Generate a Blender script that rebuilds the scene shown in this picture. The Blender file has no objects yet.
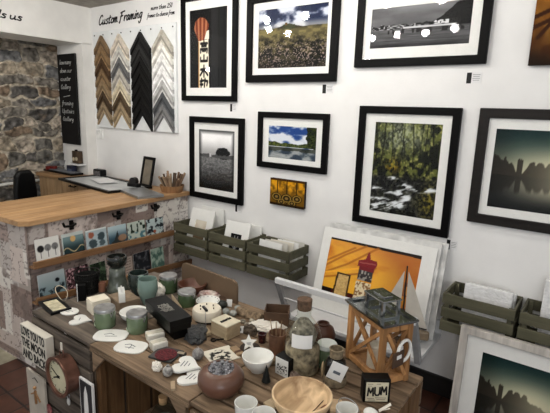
import bpy, bmesh, math, random
import numpy as np
from mathutils import Vector, Matrix, Euler
random.seed(11)
SC = bpy.context.scene
COL = SC.collection
PI = math.pi
# ------------------------------------------------------------------ camera
FPX, CAMH = 455.0, 1.64
YAW, PITCH, ROLL = [math.radians(a) for a in (36.15, 11.87, -1.88)]
def cam_axes():
    cy, sy, cp, sp = math.cos(YAW), math.sin(YAW), math.cos(PITCH), math.sin(PITCH)
    f = Vector((-sy*cp, cy*cp, -sp)); r = Vector((cy, sy, 0)); d = f.cross(r)
    cr, sr = math.cos(ROLL), math.sin(ROLL)
    return cr*r + sr*d, -sr*r + cr*d, f
AX = cam_axes()
EYE = Vector((0, 0, CAMH))
def ray(x, y): return AX[0]*((x-275)/FPX) + AX[1]*((y-206.5)/FPX) + AX[2]
def at(x, y, z):                      # point of a horizontal surface
    d = ray(x, y); return EYE + d*((z-CAMH)/d.z)
def atY(x, y, Y):                     # point of a plane parallel to the picture wall
    d = ray(x, y); return EYE + d*(Y/d.y)
def mpp(P): return (P-EYE).dot(AX[2])/FPX   # metres per pixel at P
cam = bpy.data.cameras.new('camera'); co = bpy.data.objects.new('camera', cam); COL.objects.link(co)
cam.sensor_width = 36; cam.lens = FPX/550*36; cam.clip_start = .05
m = Matrix((AX[0], -AX[1], -AX[2])).transposed().to_4x4(); m.translation = EYE
co.matrix_world = m; SC.camera = co
SC.view_settings.view_transform = 'Standard'; SC.view_settings.look = 'None'
SC.view_settings.gamma = 1; SC.view_settings.use_curve_mapping = False
SC.view_settings.exposure = 0.04
# ------------------------------------------------------------------ colour / materials
def lin(c):
    return tuple((x/12.92 if x <= .04045 else ((x+.055)/1.055)**2.4) for x in c)
_m = {}
def mat(name, c, rough=.6, metal=0, var=.12, scale=14, bump=0, coat=0, bscale=None, stretch=(1, 1, 1), c2=None, trans=0, emit=0, spec=.3):
    if name in _m: return _m[name]
    M = bpy.data.materials.new(name); M.use_nodes = True; nt = M.node_tree; n = nt.nodes; L = nt.links
    b = n['Principled BSDF']
    tc = n.new('ShaderNodeTexCoord'); mp = n.new('ShaderNodeMapping'); mp.inputs['Scale'].default_value = stretch
    L.new(tc.outputs['Object'], mp.inputs['Vector'])
    nz = n.new('ShaderNodeTexNoise'); nz.inputs['Scale'].default_value = scale; nz.inputs['Detail'].default_value = 5
    L.new(mp.outputs[0], nz.inputs['Vector'])
    rp = n.new('ShaderNodeValToRGB'); rp.color_ramp.elements[0].position = .3; rp.color_ramp.elements[1].position = .7
    lo = lin([max(0, x*(1-var)) for x in c]); hi = lin([min(1, x*(1+var)) for x in c]) if c2 is None else lin(c2)
    rp.color_ramp.elements[0].color = (*lo, 1); rp.color_ramp.elements[1].color = (*hi, 1)
    L.new(nz.outputs['Fac'], rp.inputs['Fac']); L.new(rp.outputs['Color'], b.inputs['Base Color'])
    b.inputs['Roughness'].default_value = rough; b.inputs['Metallic'].default_value = metal
    b.inputs['Coat Weight'].default_value = coat; b.inputs['Coat Roughness'].default_value = .08
    b.inputs['Specular IOR Level'].default_value = spec
    if trans: b.inputs['Transmission Weight'].default_value = trans; b.inputs['IOR'].default_value = 1.35
    if emit: b.inputs['Emission Color'].default_value = (*lin(c), 1); b.inputs['Emission Strength'].default_value = emit
    if bump:
        bp = n.new('ShaderNodeBump'); bp.inputs['Strength'].default_value = bump; bp.inputs['Distance'].default_value = .01
        if bscale:
            n2 = n.new('ShaderNodeTexNoise'); n2.inputs['Scale'].default_value = bscale; L.new(mp.outputs[0], n2.inputs['Vector']); L.new(n2.outputs['Fac'], bp.inputs['Height'])
        else: L.new(nz.outputs['Fac'], bp.inputs['Height'])
        L.new(bp.outputs[0], b.inputs['Normal'])
    _m[name] = M; return M
def wood(name, c, c2, axis='x', rough=.55, scale=9, bump=.25, knots=True):
    if name in _m: return _m[name]
    st = {'x': (.12, 1.6, 1.6), 'y': (1.6, .12, 1.6), 'z': (1.6, 1.6, .12)}[axis]
    M = bpy.data.materials.new(name); M.use_nodes = True; nt = M.node_tree; n = nt.nodes; L = nt.links
    b = n['Principled BSDF']; b.inputs['Roughness'].default_value = rough; b.inputs['Specular IOR Level'].default_value = .2
    tc = n.new('ShaderNodeTexCoord'); mp = n.new('ShaderNodeMapping'); mp.inputs['Scale'].default_value = st
    oi = n.new('ShaderNodeObjectInfo'); ad = n.new('ShaderNodeVectorMath'); ad.operation = 'ADD'
    L.new(tc.outputs['Object'], ad.inputs[0]); L.new(oi.outputs['Random'], ad.inputs[1]); L.new(ad.outputs[0], mp.inputs['Vector'])
    nz = n.new('ShaderNodeTexNoise'); nz.inputs['Scale'].default_value = scale*2.4; nz.inputs['Detail'].default_value = 8; nz.inputs['Distortion'].default_value = 1.1
    L.new(mp.outputs[0], nz.inputs['Vector'])
    big = n.new('ShaderNodeTexNoise'); big.inputs['Scale'].default_value = 5; big.inputs['Detail'].default_value = 3; L.new(ad.outputs[0], big.inputs['Vector'])
    rp = n.new('ShaderNodeValToRGB'); rp.color_ramp.elements[0].position = .32; rp.color_ramp.elements[1].position = .68
    rp.color_ramp.elements[0].color = (*lin(c), 1); rp.color_ramp.elements[1].color = (*lin(c2), 1)
    mx = n.new('ShaderNodeMath'); mx.operation = 'MULTIPLY_ADD'; mx.inputs[1].default_value = .62
    ms = n.new('ShaderNodeMath'); ms.operation = 'MULTIPLY'; ms.inputs[1].default_value = .38
    L.new(big.outputs['Fac'], ms.inputs[0]); L.new(nz.outputs['Fac'], mx.inputs[0]); L.new(ms.outputs[0], mx.inputs[2])
    L.new(mx.outputs[0], rp.inputs['Fac'])
    hs = n.new('ShaderNodeHueSaturation'); ml = n.new('ShaderNodeMath'); ml.operation = 'MULTIPLY_ADD'; ml.inputs[1].default_value = .3; ml.inputs[2].default_value = .85
    L.new(oi.outputs['Random'], ml.inputs[0]); L.new(ml.outputs[0], hs.inputs['Value']); L.new(rp.outputs['Color'], hs.inputs['Color'])
    L.new(hs.outputs[0], b.inputs['Base Color'])
    bp = n.new('ShaderNodeBump'); bp.inputs['Strength'].default_value = bump; bp.inputs['Distance'].default_value = .006
    L.new(nz.outputs['Fac'], bp.inputs['Height']); L.new(bp.outputs[0], b.inputs['Normal'])
    _m[name] = M; return M
def paint_mat(name, rough=.5, coat=0):
    if name in _m: return _m[name]
    M = bpy.data.materials.new(name); M.use_nodes = True; n = M.node_tree.nodes
    a = n.new('ShaderNodeAttribute'); a.attribute_name = 'Col'; b = n['Principled BSDF']
    M.node_tree.links.new(a.outputs['Color'], b.inputs['Base Color']); b.inputs['Roughness'].default_value = rough; b.inputs['Specular IOR Level'].default_value = .08
    b.inputs['Coat Weight'].default_value = coat; b.inputs['Coat Roughness'].default_value = .05
    _m[name] = M; return M
def glass_mat(name, tint=(1, 1, 1), ior=1.5, rough=.0, mul=1.0):
    if name in _m: return _m[name]
    M = bpy.data.materials.new(name); M.use_nodes = True; nt = M.node_tree; n = nt.nodes; n.remove(n['Principled BSDF'])
    t = n.new('ShaderNodeBsdfTransparent'); t.inputs['Color'].default_value = (*tint, 1)
    g = n.new('ShaderNodeBsdfGlossy'); g.inputs['Roughness'].default_value = rough
    fr = n.new('ShaderNodeFresnel'); fr.inputs['IOR'].default_value = ior
    mm = n.new('ShaderNodeMath'); mm.operation = 'MULTIPLY'; mm.inputs[1].default_value = mul; nt.links.new(fr.outputs[0], mm.inputs[0])
    mx = n.new('ShaderNodeMixShader'); ge = n.new('ShaderNodeNewGeometry'); bf = n.new('ShaderNodeMath'); bf.operation = 'SUBTRACT'; bf.inputs[0].default_value = 1; nt.links.new(ge.outputs['Backfacing'], bf.inputs[1]); m2 = n.new('ShaderNodeMath'); m2.operation = 'MULTIPLY'; nt.links.new(mm.outputs[0], m2.inputs[0]); nt.links.new(bf.outputs[0], m2.inputs[1]); nt.links.new(m2.outputs[0], mx.inputs[0]); nt.links.new(t.outputs[0], mx.inputs[1]); nt.links.new(g.outputs[0], mx.inputs[2])
    nt.links.new(mx.outputs[0], n['Material Output'].inputs['Surface']); _m[name] = M; return M
GLASS = glass_mat('picture_glass', ior=1.3, rough=.015)
# ------------------------------------------------------------------ mesh helpers
class MB:
    def __init__(s): s.bm = bmesh.new()
    def box(s, c, d, rz=0, M=None):
        r = bmesh.ops.create_cube(s.bm, size=1)['verts']
        X = Matrix.Translation(c) @ Matrix.Rotation(rz, 4, 'Z') @ Matrix.Diagonal((*d, 1))
        if M is not None: X = M @ X
        bmesh.ops.transform(s.bm, matrix=X, verts=r); return s
    def bar(s, p, q, w, t, up=(0, 0, 1)):
        p, q, up = Vector(p), Vector(q), Vector(up); d = q-p; ln = d.length; x = d.normalized()
        y = up.cross(x)
        if y.length < 1e-4: y = Vector((0, 1, 0)).cross(x)
        y.normalize(); z = x.cross(y)
        M = Matrix((x, y, z)).transposed().to_4x4(); M.translation = (p+q)/2
        r = bmesh.ops.create_cube(s.bm, size=1)['verts']
        bmesh.ops.transform(s.bm, matrix=M @ Matrix.Diagonal((ln, w, t, 1)), verts=r); return s
    def cyl(s, p, q, r0, r1=None, n=16):
        p, q = Vector(p), Vector(q); r1 = r0 if r1 is None else r1; d = q-p
        v = bmesh.ops.create_cone(s.bm, cap_ends=True, segments=n, radius1=r0, radius2=max(r1, 1e-5), depth=d.length)['verts']
        M = Vector((0, 0, 1)).rotation_difference(d.normalized()).to_matrix().to_4x4(); M.translation = (p+q)/2
        bmesh.ops.transform(s.bm, matrix=M, verts=v); return s
    def tube(s, pts, r, n=8):
        for a, b in zip(pts[:-1], pts[1:]):
            if (Vector(a)-Vector(b)).length > 1e-6: s.cyl(a, b, r, r, n)
        return s
    def sphere(s, c, r, sc=(1, 1, 1), n=20):
        v = bmesh.ops.create_uvsphere(s.bm, u_segments=n, v_segments=max(8, n*2//3), radius=r)['verts']
        bmesh.ops.transform(s.bm, matrix=Matrix.Translation(c) @ Matrix.Diagonal((*sc, 1)), verts=v); return s
    def lathe(s, prof, n=36, c=(0, 0, 0)):
        rings = []
        for r, z in prof:
            if r < 1e-5: rings.append([s.bm.verts.new((c[0], c[1], c[2]+z))])
            else: rings.append([s.bm.verts.new((c[0]+r*math.cos(2*PI*i/n), c[1]+r*math.sin(2*PI*i/n), c[2]+z)) for i in range(n)])
        for a, b in zip(rings[:-1], rings[1:]):
            for i in range(n):
                j = (i+1) % n
                q = [a[i % len(a)], a[j % len(a)], b[j % len(b)], b[i % len(b)]]
                u = []
                for v in q:
                    if v not in u: u.append(v)
                if len(u) > 2: s.bm.faces.new(u)
        return s
    def prism(s, poly, z0, z1, M=None):
        a = [s.bm.verts.new((x, y, z0)) for x, y in poly]; b = [s.bm.verts.new((x, y, z1)) for x, y in poly]
        s.bm.faces.new(a[::-1]); s.bm.faces.new(b); k = len(poly)
        for i in range(k): s.bm.faces.new((a[i], a[(i+1) % k], b[(i+1) % k], b[i]))
        if M is not None: bmesh.ops.transform(s.bm, matrix=M, verts=a+b)
        return s
    def ring(s, o, i, y0, y1):            # rectangles (x0,x1,z0,z1); mitred ring, front y0, back y1
        def R(r, y): return [s.bm.verts.new(p) for p in ((r[0], y, r[2]), (r[1], y, r[2]), (r[1], y, r[3]), (r[0], y, r[3]))]
        A, B, D, E_ = R(o, y1), R(o, y0), R(i, y0), R(i, y1)
        for P, Q in ((A, B), (B, D), (D, E_), (E_, A)):
            for k in range(4): s.bm.faces.new((P[k], P[(k+1) % 4], Q[(k+1) % 4], Q[k]))
        return s
def obj(name, mb, mt, parent=None, smooth=False, bevel=0, seg=2):
    me = bpy.data.meshes.new(name); bmesh.ops.recalc_face_normals(mb.bm, faces=mb.bm.faces); mb.bm.to_mesh(me); mb.bm.free()
    me.materials.append(mt); o = bpy.data.objects.new(name, me); COL.objects.link(o)
    if parent: o.parent = parent
    if smooth:
        me.polygons.foreach_set('use_smooth', [True]*len(me.polygons))
        try: me.set_sharp_from_angle(angle=math.radians(50))
        except Exception: pass
    if bevel:
        b = o.modifiers.new('bevel', 'BEVEL'); b.width = bevel; b.segments = seg; b.limit_method = 'ANGLE'; b.angle_limit = math.radians(40)
    return o
def tag(o, label, cat, group=None):
    o['label'] = label; o['category'] = cat
    if group: o['group'] = group
    return o
def thing(name, label, cat, loc=(0, 0, 0), rz=0, group=None):
    o = bpy.data.objects.new(name, None); COL.objects.link(o); o.empty_display_size = .05
    o.location = loc; o.rotation_euler = (0, 0, rz); return tag(o, label, cat, group)
def struct(o): o['kind'] = 'structure'; return o
def text(name, s, size, mt, parent=None, M=None, shear=0, ext=.0006, align='CENTER', sx=1.0, bold=0, spacing=1.0, lines=1.0):
    cu = bpy.data.curves.new(name, 'FONT'); cu.body = s; cu.size = size; cu.shear = shear; cu.extrude = ext; cu.offset = bold
    cu.align_x = align; cu.align_y = 'CENTER'; cu.space_character = spacing; cu.space_line = lines; cu.resolution_u = 4
    t = bpy.data.objects.new(name+'_c', cu); COL.objects.link(t); bpy.context.view_layer.update()
    me = bpy.data.meshes.new_from_object(t.evaluated_get(bpy.context.evaluated_depsgraph_get()))
    bpy.data.objects.remove(t); bpy.data.curves.remove(cu)
    me.transform(Matrix.Diagonal((sx, 1, 1, 1)))
    if M is not None: me.transform(M)
    me.name = name; me.materials.clear(); me.materials.append(mt); o = bpy.data.objects.new(name, me); COL.objects.link(o)
    if parent: o.parent = parent
    return o
def face_M(o, xdir, up):                # text plane: x along xdir, y along up, located at o
    x = Vector(xdir).normalized(); y = Vector(up).normalized(); z = x.cross(y)
    M = Matrix((x, y, z)).transposed().to_4x4(); M.translation = Vector(o); return M
# hand-drawn script letters: polylines in (x, y), x-height 1
GL = {'a': [[(.8, .9), (.4, 1), (.08, .55), (.15, .05), (.5, .1), (.8, .9), (.8, .1), (1.05, .1)]],
 'd': [[(.75, .9), (.35, .95), (.05, .4), (.25, 0), (.6, .25), (.95, 1.9), (.75, .15), (1, .05)]],
 's': [[(.75, .9), (.4, 1), (.2, .75), (.65, .35), (.5, 0), (.05, .1)]],
 'u': [[(.1, .95), (.1, .2), (.35, 0), (.75, .4), (.8, 1), (.8, .1), (1.05, .1)]],
 'C': [[(1.15, 1.6), (.9, 1.95), (.4, 1.7), (.1, .9), (.25, .15), (.7, 0), (1.2, .4)]],
 't': [[(.45, 1.6), (.25, .2), (.45, 0), (.75, .2)], [(0, 1.05), (.85, 1.2)]],
 'o': [[(.45, 1), (.1, .6), (.2, .05), (.6, .05), (.8, .55), (.45, 1), (.95, .8)]],
 'm': [[(.05, 1), (.05, 0), (.1, .7), (.4, 1), (.5, 0), (.55, .7), (.85, 1), (.95, .1), (1.2, .1)]],
 'n': [[(.05, 1), (.05, 0), (.15, .7), (.55, 1), (.65, .1), (.9, .1)]],
 'F': [[(.6, 1.8), (.4, .9), (.2, -.3), (0, -.1)], [(.1, 1.65), (.7, 1.85), (1.4, 1.95)], [(.2, .9), (1.0, 1.1)]],
 'r': [[(.05, 1), (.1, 0), (.2, .75), (.6, 1), (.7, .85)]],
 'i': [[(.2, 1), (.15, .1), (.4, .1)], [(.3, 1.45), (.38, 1.5)]],
 'g': [[(.75, .9), (.35, 1), (.08, .5), (.3, .05), (.7, .5), (.75, 1), (.65, -.6), (.3, -.95), (.05, -.6)]],
 'e': [[(.1, .5), (.7, .7), (.45, 1), (.1, .6), (.2, .05), (.75, .2)]],
 'h': [[(.3, 1.9), (.05, 0), (.2, .7), (.55, .95), (.6, .1), (.85, .1)]],
 'f': [[(.8, 1.8), (.5, 1.8), (.3, .5), (.1, -.8)], [(.05, .95), (.75, 1.05)]],
 'c': [[(.75, .85), (.4, 1), (.1, .5), (.3, 0), (.8, .2)]],
 '2': [[(.1, 1.4), (.5, 1.8), (.75, 1.3), (.05, 0), (.85, .1)]],
 '5': [[(.8, 1.8), (.3, 1.7), (.2, 1), (.65, .9), (.6, .1), (.05, .05)]],
 '0': [[(.4, 1.8), (.1, .9), (.3, 0), (.65, .5), (.7, 1.4), (.4, 1.8)]],
 'w': [[(.05, 1), (.2, 0), (.45, .7), (.65, 0), (.95, 1)]], 'y': [[(.1, 1), (.2, .3), (.6, .5)], [(.75, 1), (.5, -.3), (.15, -.8)]],
 'l': [[(.4, 1.9), (.1, .2), (.4, .1)]], 'p': [[(.1, 1), (.05, -.8)], [(.1, .8), (.5, 1), (.7, .5), (.4, .05), (.1, .2)]],
 'U': [[(.1, 1.8), (.1, .3), (.5, 0), (.9, .4), (1, 1.8)]], 'G': [[(1, 1.5), (.5, 1.8), (.1, .9), (.4, 0), (.95, .3), (.95, .8), (.6, .8)]],
 '&': [[(.9, .1), (.3, 1.3), (.5, 1.7), (.7, 1.3), (.1, .4), (.4, 0), (.9, .7)]], 'N': [[(.05, 0), (.2, 1.8), (.8, 0), (1, 1.8)]]}
def script_len(s, slant=.25): return sum(.5 if ch == ' ' else max(p[0] for pl in GL[ch] for p in pl)+.12 for ch in s)
def script(s, width, hx, r, M, mb, slant=.25):
    k = width/script_len(s); x = 0
    for ch in s:
        if ch == ' ': x += .5; continue
        w = max(p[0] for pl in GL[ch] for p in pl)
        for pl in GL[ch]:
            pts = []
            for i in range(len(pl)-1):          # Catmull-Rom smoothing
                p0, p1, p2, p3 = [Vector(pl[max(0, min(len(pl)-1, i+j))]) for j in (-1, 0, 1, 2)]
                for t in (0, .34, .67):
                    pts.append(.5*((2*p1)+(p2-p0)*t+(2*p0-5*p1+4*p2-p3)*t*t+(3*p1-p0-3*p2+p3)*t**3))
            pts.append(Vector(pl[-1]))
            P3 = [M @ Vector(((x+p.x)*k + p.y*hx*slant, p.y*hx, 0)) for p in pts]
            nn = (M.to_3x3() @ Vector((0, 0, 1))).normalized()
            for a, b in zip(P3[:-1], P3[1:]):
                if (b-a).length > 1e-5:
                    e = (b-a).normalized()*r*.5
                    mb.bar(a-e, b+e, r*2, .0015, up=nn)
        x += w + .12
    return mb
# ------------------------------------------------------------------ painted prints (numpy)
def _h(ix, iy, s):
    n = (ix.astype(np.int64)*374761393 + iy.astype(np.int64)*668265263 + s*974634777) & 0xffffffff
    n = ((n ^ (n >> 13))*1274126177) & 0xffffffff; return ((n ^ (n >> 16)) & 0xffff)/65535.
def vn(x, y, s=0):
    ix, iy = np.floor(x), np.floor(y); fx, fy = x-ix, y-iy; fx = fx*fx*(3-2*fx); fy = fy*fy*(3-2*fy)
    a, b, c, d = _h(ix, iy, s), _h(ix+1, iy, s), _h(ix, iy+1, s), _h(ix+1, iy+1, s)
    return (a*(1-fx)+b*fx)*(1-fy) + (c*(1-fx)+d*fx)*fy
def fbm(x, y, s=0, o=4):
    r = 0; a = .5; t = 0
    for k in range(o): r = r + a*vn(x*2**k, y*2**k, s+k); t += a; a *= .5
    return r/t
def ss(a, b, x): t = np.clip((x-a)/(b-a), 0, 1); return t*t*(3-2*t)
def C3(c, like): return np.ones(like.shape+(3,))*np.array(c)
def mix(a, b, t): return a*(1-t[..., None]) + b*t[..., None]
def over(img, c, t): return mix(img, C3(c, t), np.clip(t, 0, 1))
def sdist(u, v, pts):
    best = np.full(u.shape, 9.)
    for (x0, y0), (x1, y1) in zip(pts[:-1], pts[1:]):
        dx, dy = x1-x0, y1-y0; t = np.clip(((u-x0)*dx+(v-y0)*dy)/(dx*dx+dy*dy+1e-9), 0, 1)
        best = np.minimum(best, np.hypot(u-x0-t*dx, v-y0-t*dy))
    return best
def inpoly(u, v, pts):
    r = np.zeros(u.shape, bool); k = len(pts)
    for i in range(k):
        (x0, y0), (x1, y1) = pts[i], pts[(i+1) % k]
        if y0 == y1: continue
        r ^= ((y0 > v) != (y1 > v)) & (u < (x1-x0)*(v-y0)/(y1-y0)+x0)
    return r.astype(float)
def painted(name, O, U, V, nx, ny, fn, mt, parent=None, thick=.002, disp=None):
    u, v = np.meshgrid(np.linspace(0, 1, nx+1), np.linspace(0, 1, ny+1))
    img = np.clip(fn(u, v), 0, 1)
    O, U, V = [np.array(a, float) for a in (O, U, V)]
    P = O + u[..., None]*U + v[..., None]*V
    N = np.cross(U, V); N /= np.linalg.norm(N)
    if disp is not None: P = P + disp(u, v)[..., None]*N
    P = P.reshape(-1, 3); col = img.reshape(-1, 3)
    col = np.where(col <= .04045, col/12.92, ((col+.055)/1.055)**2.4)
    idx = np.arange((nx+1)*(ny+1)).reshape(ny+1, nx+1)
    q = np.stack([idx[:-1, :-1], idx[:-1, 1:], idx[1:, 1:], idx[1:, :-1]], -1).reshape(-1, 4).tolist()
    vs = P.tolist(); cl = np.c_[col, np.ones(len(col))].tolist()
    if thick:                                        # solid back and edges
        B = len(vs); cs = [(0, 0), (nx, 0), (nx, ny), (0, ny)]
        rim = [idx[0, i] for i in range(nx)] + [idx[j, nx] for j in range(ny)] + [idx[ny, nx-i] for i in range(nx)] + [idx[ny-j, 0] for j in range(ny)]
        for k in rim: vs.append((P[k]-N*thick).tolist()); cl.append(cl[k])
        n = len(rim)
        for i in range(n): q.append([int(rim[i]), B+i, B+(i+1) % n, int(rim[(i+1) % n])])
        q.append([B+n-1-i for i in range(n)])
    me = bpy.data.meshes.new(name); me.from_pydata(vs, [], q)
    at_ = me.attributes.new('Col', 'FLOAT_COLOR', 'POINT'); at_.data.foreach_set('color', np.array(cl, np.float32).ravel())
    me.materials.append(mt); o = bpy.data.objects.new(name, me); COL.objects.link(o)
    if disp is not None: me.polygons.foreach_set('use_smooth', [True]*len(me.polygons))
    if parent: o.parent = parent
    return o
PRINT = paint_mat('print_paper', .45)
def p_lantern(u, v):
    g = .065+.035*fbm(u*40, v*3, 3)+.06*ss(.55, .6, u)*ss(.95, .7, u)
    im = np.stack([g, g, g*1.02], -1)
    for x in (.55, .78): im = over(im, (.06, .06, .06), (np.abs(u-x) < .012).astype(float))
    bal = inpoly(u, v, [(.12, .76), (.16, .85), (.28, .9), (.42, .88), (.52, .8), (.5, .74), (.42, .64), (.4, .61), (.25, .6), (.2, .66)])
    rib = .5+.5*np.sin((u-.32)*70/(.4+v*.9))
    im = mix(im, mix(C3((.40, .17, .10), u), C3((.80, .56, .42), u), rib*.7), bal)
    im = over(im, (.9, .88, .82), inpoly(u, v, [(.46, .72), (.52, .73), (.52, .62), (.4, .62)]))
    im = over(im, (.93, .9, .82), inpoly(u, v, [(.24, 0), (.24, .6), (.5, .62), (.53, 0)]))
    im = over(im, (.75, .6, .4), inpoly(u, v, [(.24, 0), (.24, .6), (.27, .6), (.27, 0)]))
    ch = [[(.3, .57), (.48, .57)], [(.39, .6), (.39, .57)], [(.33, .54), (.45, .54)], [(.3, .5), (.48, .5), (.47, .46)], [(.3, .5), (.3, .46)], [(.35, .48), (.43, .48)],
          [(.39, .42), (.39, .35)], [(.3, .39), (.3, .35), (.48, .35), (.48, .39)],
          [(.3, .24), (.48, .25)], [(.39, .29), (.39, .15)], [(.38, .24), (.29, .17)], [(.4, .24), (.49, .17)],
          [(.29, .09), (.37, .1)], [(.32, .12), (.31, .02)], [(.42, .12), (.4, .02)], [(.4, .1), (.49, .09), (.47, .04)], [(.29, .05), (.36, .05)]]
    for c in ch: im = over(im, (.05, .05, .05), ss(.022, .012, sdist(u, v*1.0, c)))
    return im
def p_field(u, v):
    n = fbm(u*5, v*7, 1, 5); sky = mix(C3((.09, .13, .24), u), C3((.78, .8, .85), u), ss(.38, .62, n)); sky = mix(sky, C3((.75, .74, .72), u), ss(.8, .68, v)*.6)
    g = fbm(u*16, v*22, 5, 5); base = mix(C3((.07, .065, .04), u), C3((.34, .31, .20), u), ss(.36, .74, g))
    base = mix(base, C3((.46, .42, .26), u), ss(.42, .6, v)*.55*ss(.7, .62, v))
    fl = ss(.68, .76, vn(u*70, v*60, 9))*ss(.6, .1, v); base = over(base, (.85, .75, .72), fl*.9)
    base = base*(.5+.65*ss(0, .5, v))[..., None]
    hill = .66+.05*np.exp(-((u-.45)/.12)**2)+.02*fbm(u*9, u*0, 4)
    im = mix(sky, base, ss(hill+.005, hill-.005, v))
    im = over(im, (.2, .22, .12), ((np.abs(u-.46) < .09) & (v > .64) & (v < hill+.01)).astype(float)*.8)
    im = over(im, (.35, .25, .12), ((np.abs(u-.42) < .015) & (v > .7) & (v < .75)).astype(float))
    return im
def p_river(u, v):
    s = .26+.2*fbm(u*3, v*5, 2)+.12*ss(.6, 1, v)*np.sin(u*3)
    hz = .46; town = hz+.05+.09*vn(u*24, u*0, 7)*(u < .75)
    s = np.where((v < town) & (v > hz), .12+.5*(vn(u*60, v*45, 3) > .62), s)
    hill = hz+.1+.55*ss(.62, 1, u)
    s = np.where((u > .6) & (v < hill+.05*fbm(u*20, v*20, 4)) & (v > hz), .05+.05*vn(u*50, v*50, 2), s)
    r = .2+.24*fbm(u*4, v*40, 8)-.12*ss(.25, 0, v); s = np.where(v <= hz, r, s)
    s = np.where((v <= hz) & (v > hz-.12) & (vn(u*40, v*8, 6) > .55), .14, s)
    br = (np.abs(v-(hz+.02)) < .018) & (u > .35) & (u < .86); s = np.where(br, .75, s)
    s = np.where((np.abs(v-(hz+.09)) < .05) & (np.abs(u-.72) < .07) & (vn(u*60, v*30, 1) > .4), .8, s)
    return np.stack([s, s, s*1.02], -1)
def p_oak(u, v):
    s = .55+.4*ss(.5, .9, v)+.1*fbm(u*5, v*6, 2); s = np.where(v < .56, .22+.25*fbm(u*26, v*44, 4)*ss(.0, .5, v)+.1*ss(.2, .55, v), s)
    f = fbm(u*30, v*70, 6); s = np.where(v < .54, s+.35*(f-.5), s)
    tr = np.hypot((u-.68)/.2, (v-.62)/.1)+.5*(fbm(u*24, v*30, 3)-.5); s = np.where((tr < 1) & (v > .53), .08, s)
    s = np.where((np.abs(u-.69) < .02) & (v > .52) & (v < .6), .06, s)
    s = np.where((v > .54) & (v < .58+.03*vn(u*18, u*0, 2)), .3, s)
    s = np.where((u > .3) & (u < .36) & (v > .55) & (v < .61), .75, s)
    vg = np.minimum(np.minimum(u, 1-u)/.12, np.minimum(v/.3, (1-v)/.1)); s = s*(.25+.75*ss(0, 1, vg)); return np.stack([s, s, s], -1)
def p_lake(u, v):
    n = fbm(u*5, v*6, 11, 5); sky = mix(C3((.12, .25, .5), u), C3((.85, .87, .9), u), ss(.4, .68, n+.18*ss(.9, .55, v)))
    vm = np.abs(v-.36); re = mix(C3((.2, .26, .32), u), C3((.68, .7, .7), u), ss(.38, .65, fbm(u*5, (.72-v)*6, 11, 4)))
    im = mix(re, sky, (v > .36).astype(float)); re2 = fbm(u*9, v*60, 3)
    im = im*(1-.25*((v < .36)*re2))[..., None]
    sh = .36+.1+.07*vn(u*14, u*0, 5); im = mix(im, mix(C3((.08, .14, .05), u), C3((.4, .42, .15), u), vn(u*50, v*40, 8)), ((v < sh) & (v > .37)).astype(float))
    im = over(im, (.12, .13, .08), ((v < .36) & (v > .36-(sh-.36)*.9)).astype(float)*.65)
    t = ((u > .76+.08*fbm(v*9, v*3, 4)+.25*ss(.45, .3, v)) & (v > .36)).astype(float)
    return mix(im, mix(C3((.04, .07, .02), u), C3((.3, .34, .08), u), vn(u*40, v*40, 5)**2), t)
def p_stream(u, v):
    n = fbm(u*15, v*16, 3, 6); n2 = fbm(u*36, v*40, 7, 3)
    im = mix(C3((.05, .06, .03), u), C3((.36, .38, .17), u), ss(.36, .68, n)); im = mix(im, C3((.66, .64, .36), u), ss(.56, .75, n2)*ss(.4, .6, n)*.7)
    im = mix(im, C3((.66, .69, .58), u), np.exp(-(((u-.42)/.36)**2+((v-.86)/.17)**2))*(.35+.5*ss(.35, .65, n2)))
    for x0, x1, w in ((.12, .17, .010), (.3, .27, .007), (.42, .46, .005), (.62, .58, .008), (.75, .79, .006), (.9, .86, .011), (.52, .40, .004), (.05, .02, .012), (.68, .73, .004)):
        im = over(im, (.06, .06, .035), ss(w*1.6, w*.5, sdist(u, v, [(x0, .52), ((x0+x1)/2+.015, .75), (x1, 1)]))*.7)
    im = over(im, (.70, .56, .12), np.exp(-(((u-.32)/.11)**2+((v-.53)/.07)**2))*.75*ss(.35, .65, n2))
    dk = ss(.47, .38, v)*.85; im = mix(im, C3((.045, .045, .04), u)+.16*ss(.4, .8, n2)[..., None], dk)
    im = mix(im, mix(C3((.1, .1, .03), u), C3((.52, .47, .14), u), ss(.35, .68, n2)), np.exp(-(((u-.9)/.13)**2+((v-.18)/.16)**2))*.9)
    st = fbm(u*7+v*5, v*34-u*9, 15, 4)
    for pts, w in (([(.28, .41), (.4, .37), (.52, .33), (.72, .30), (1, .32)], .045), ([(.52, .32), (.44, .25), (.6, .2), (.45, .1), (.1, .06), (0, .05)], .085), ([(0, .27), (.25, .25), (.45, .23)], .04), ([(.0, .14), (.2, .15), (.5, .12)], .05)):
        d = sdist(u, v, pts)+.05*(fbm(u*9, v*16, 12)-.5); im = over(im, (.88, .90, .91), ss(w, w*.1, d)*ss(.38, .62, st))
    return im
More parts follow.
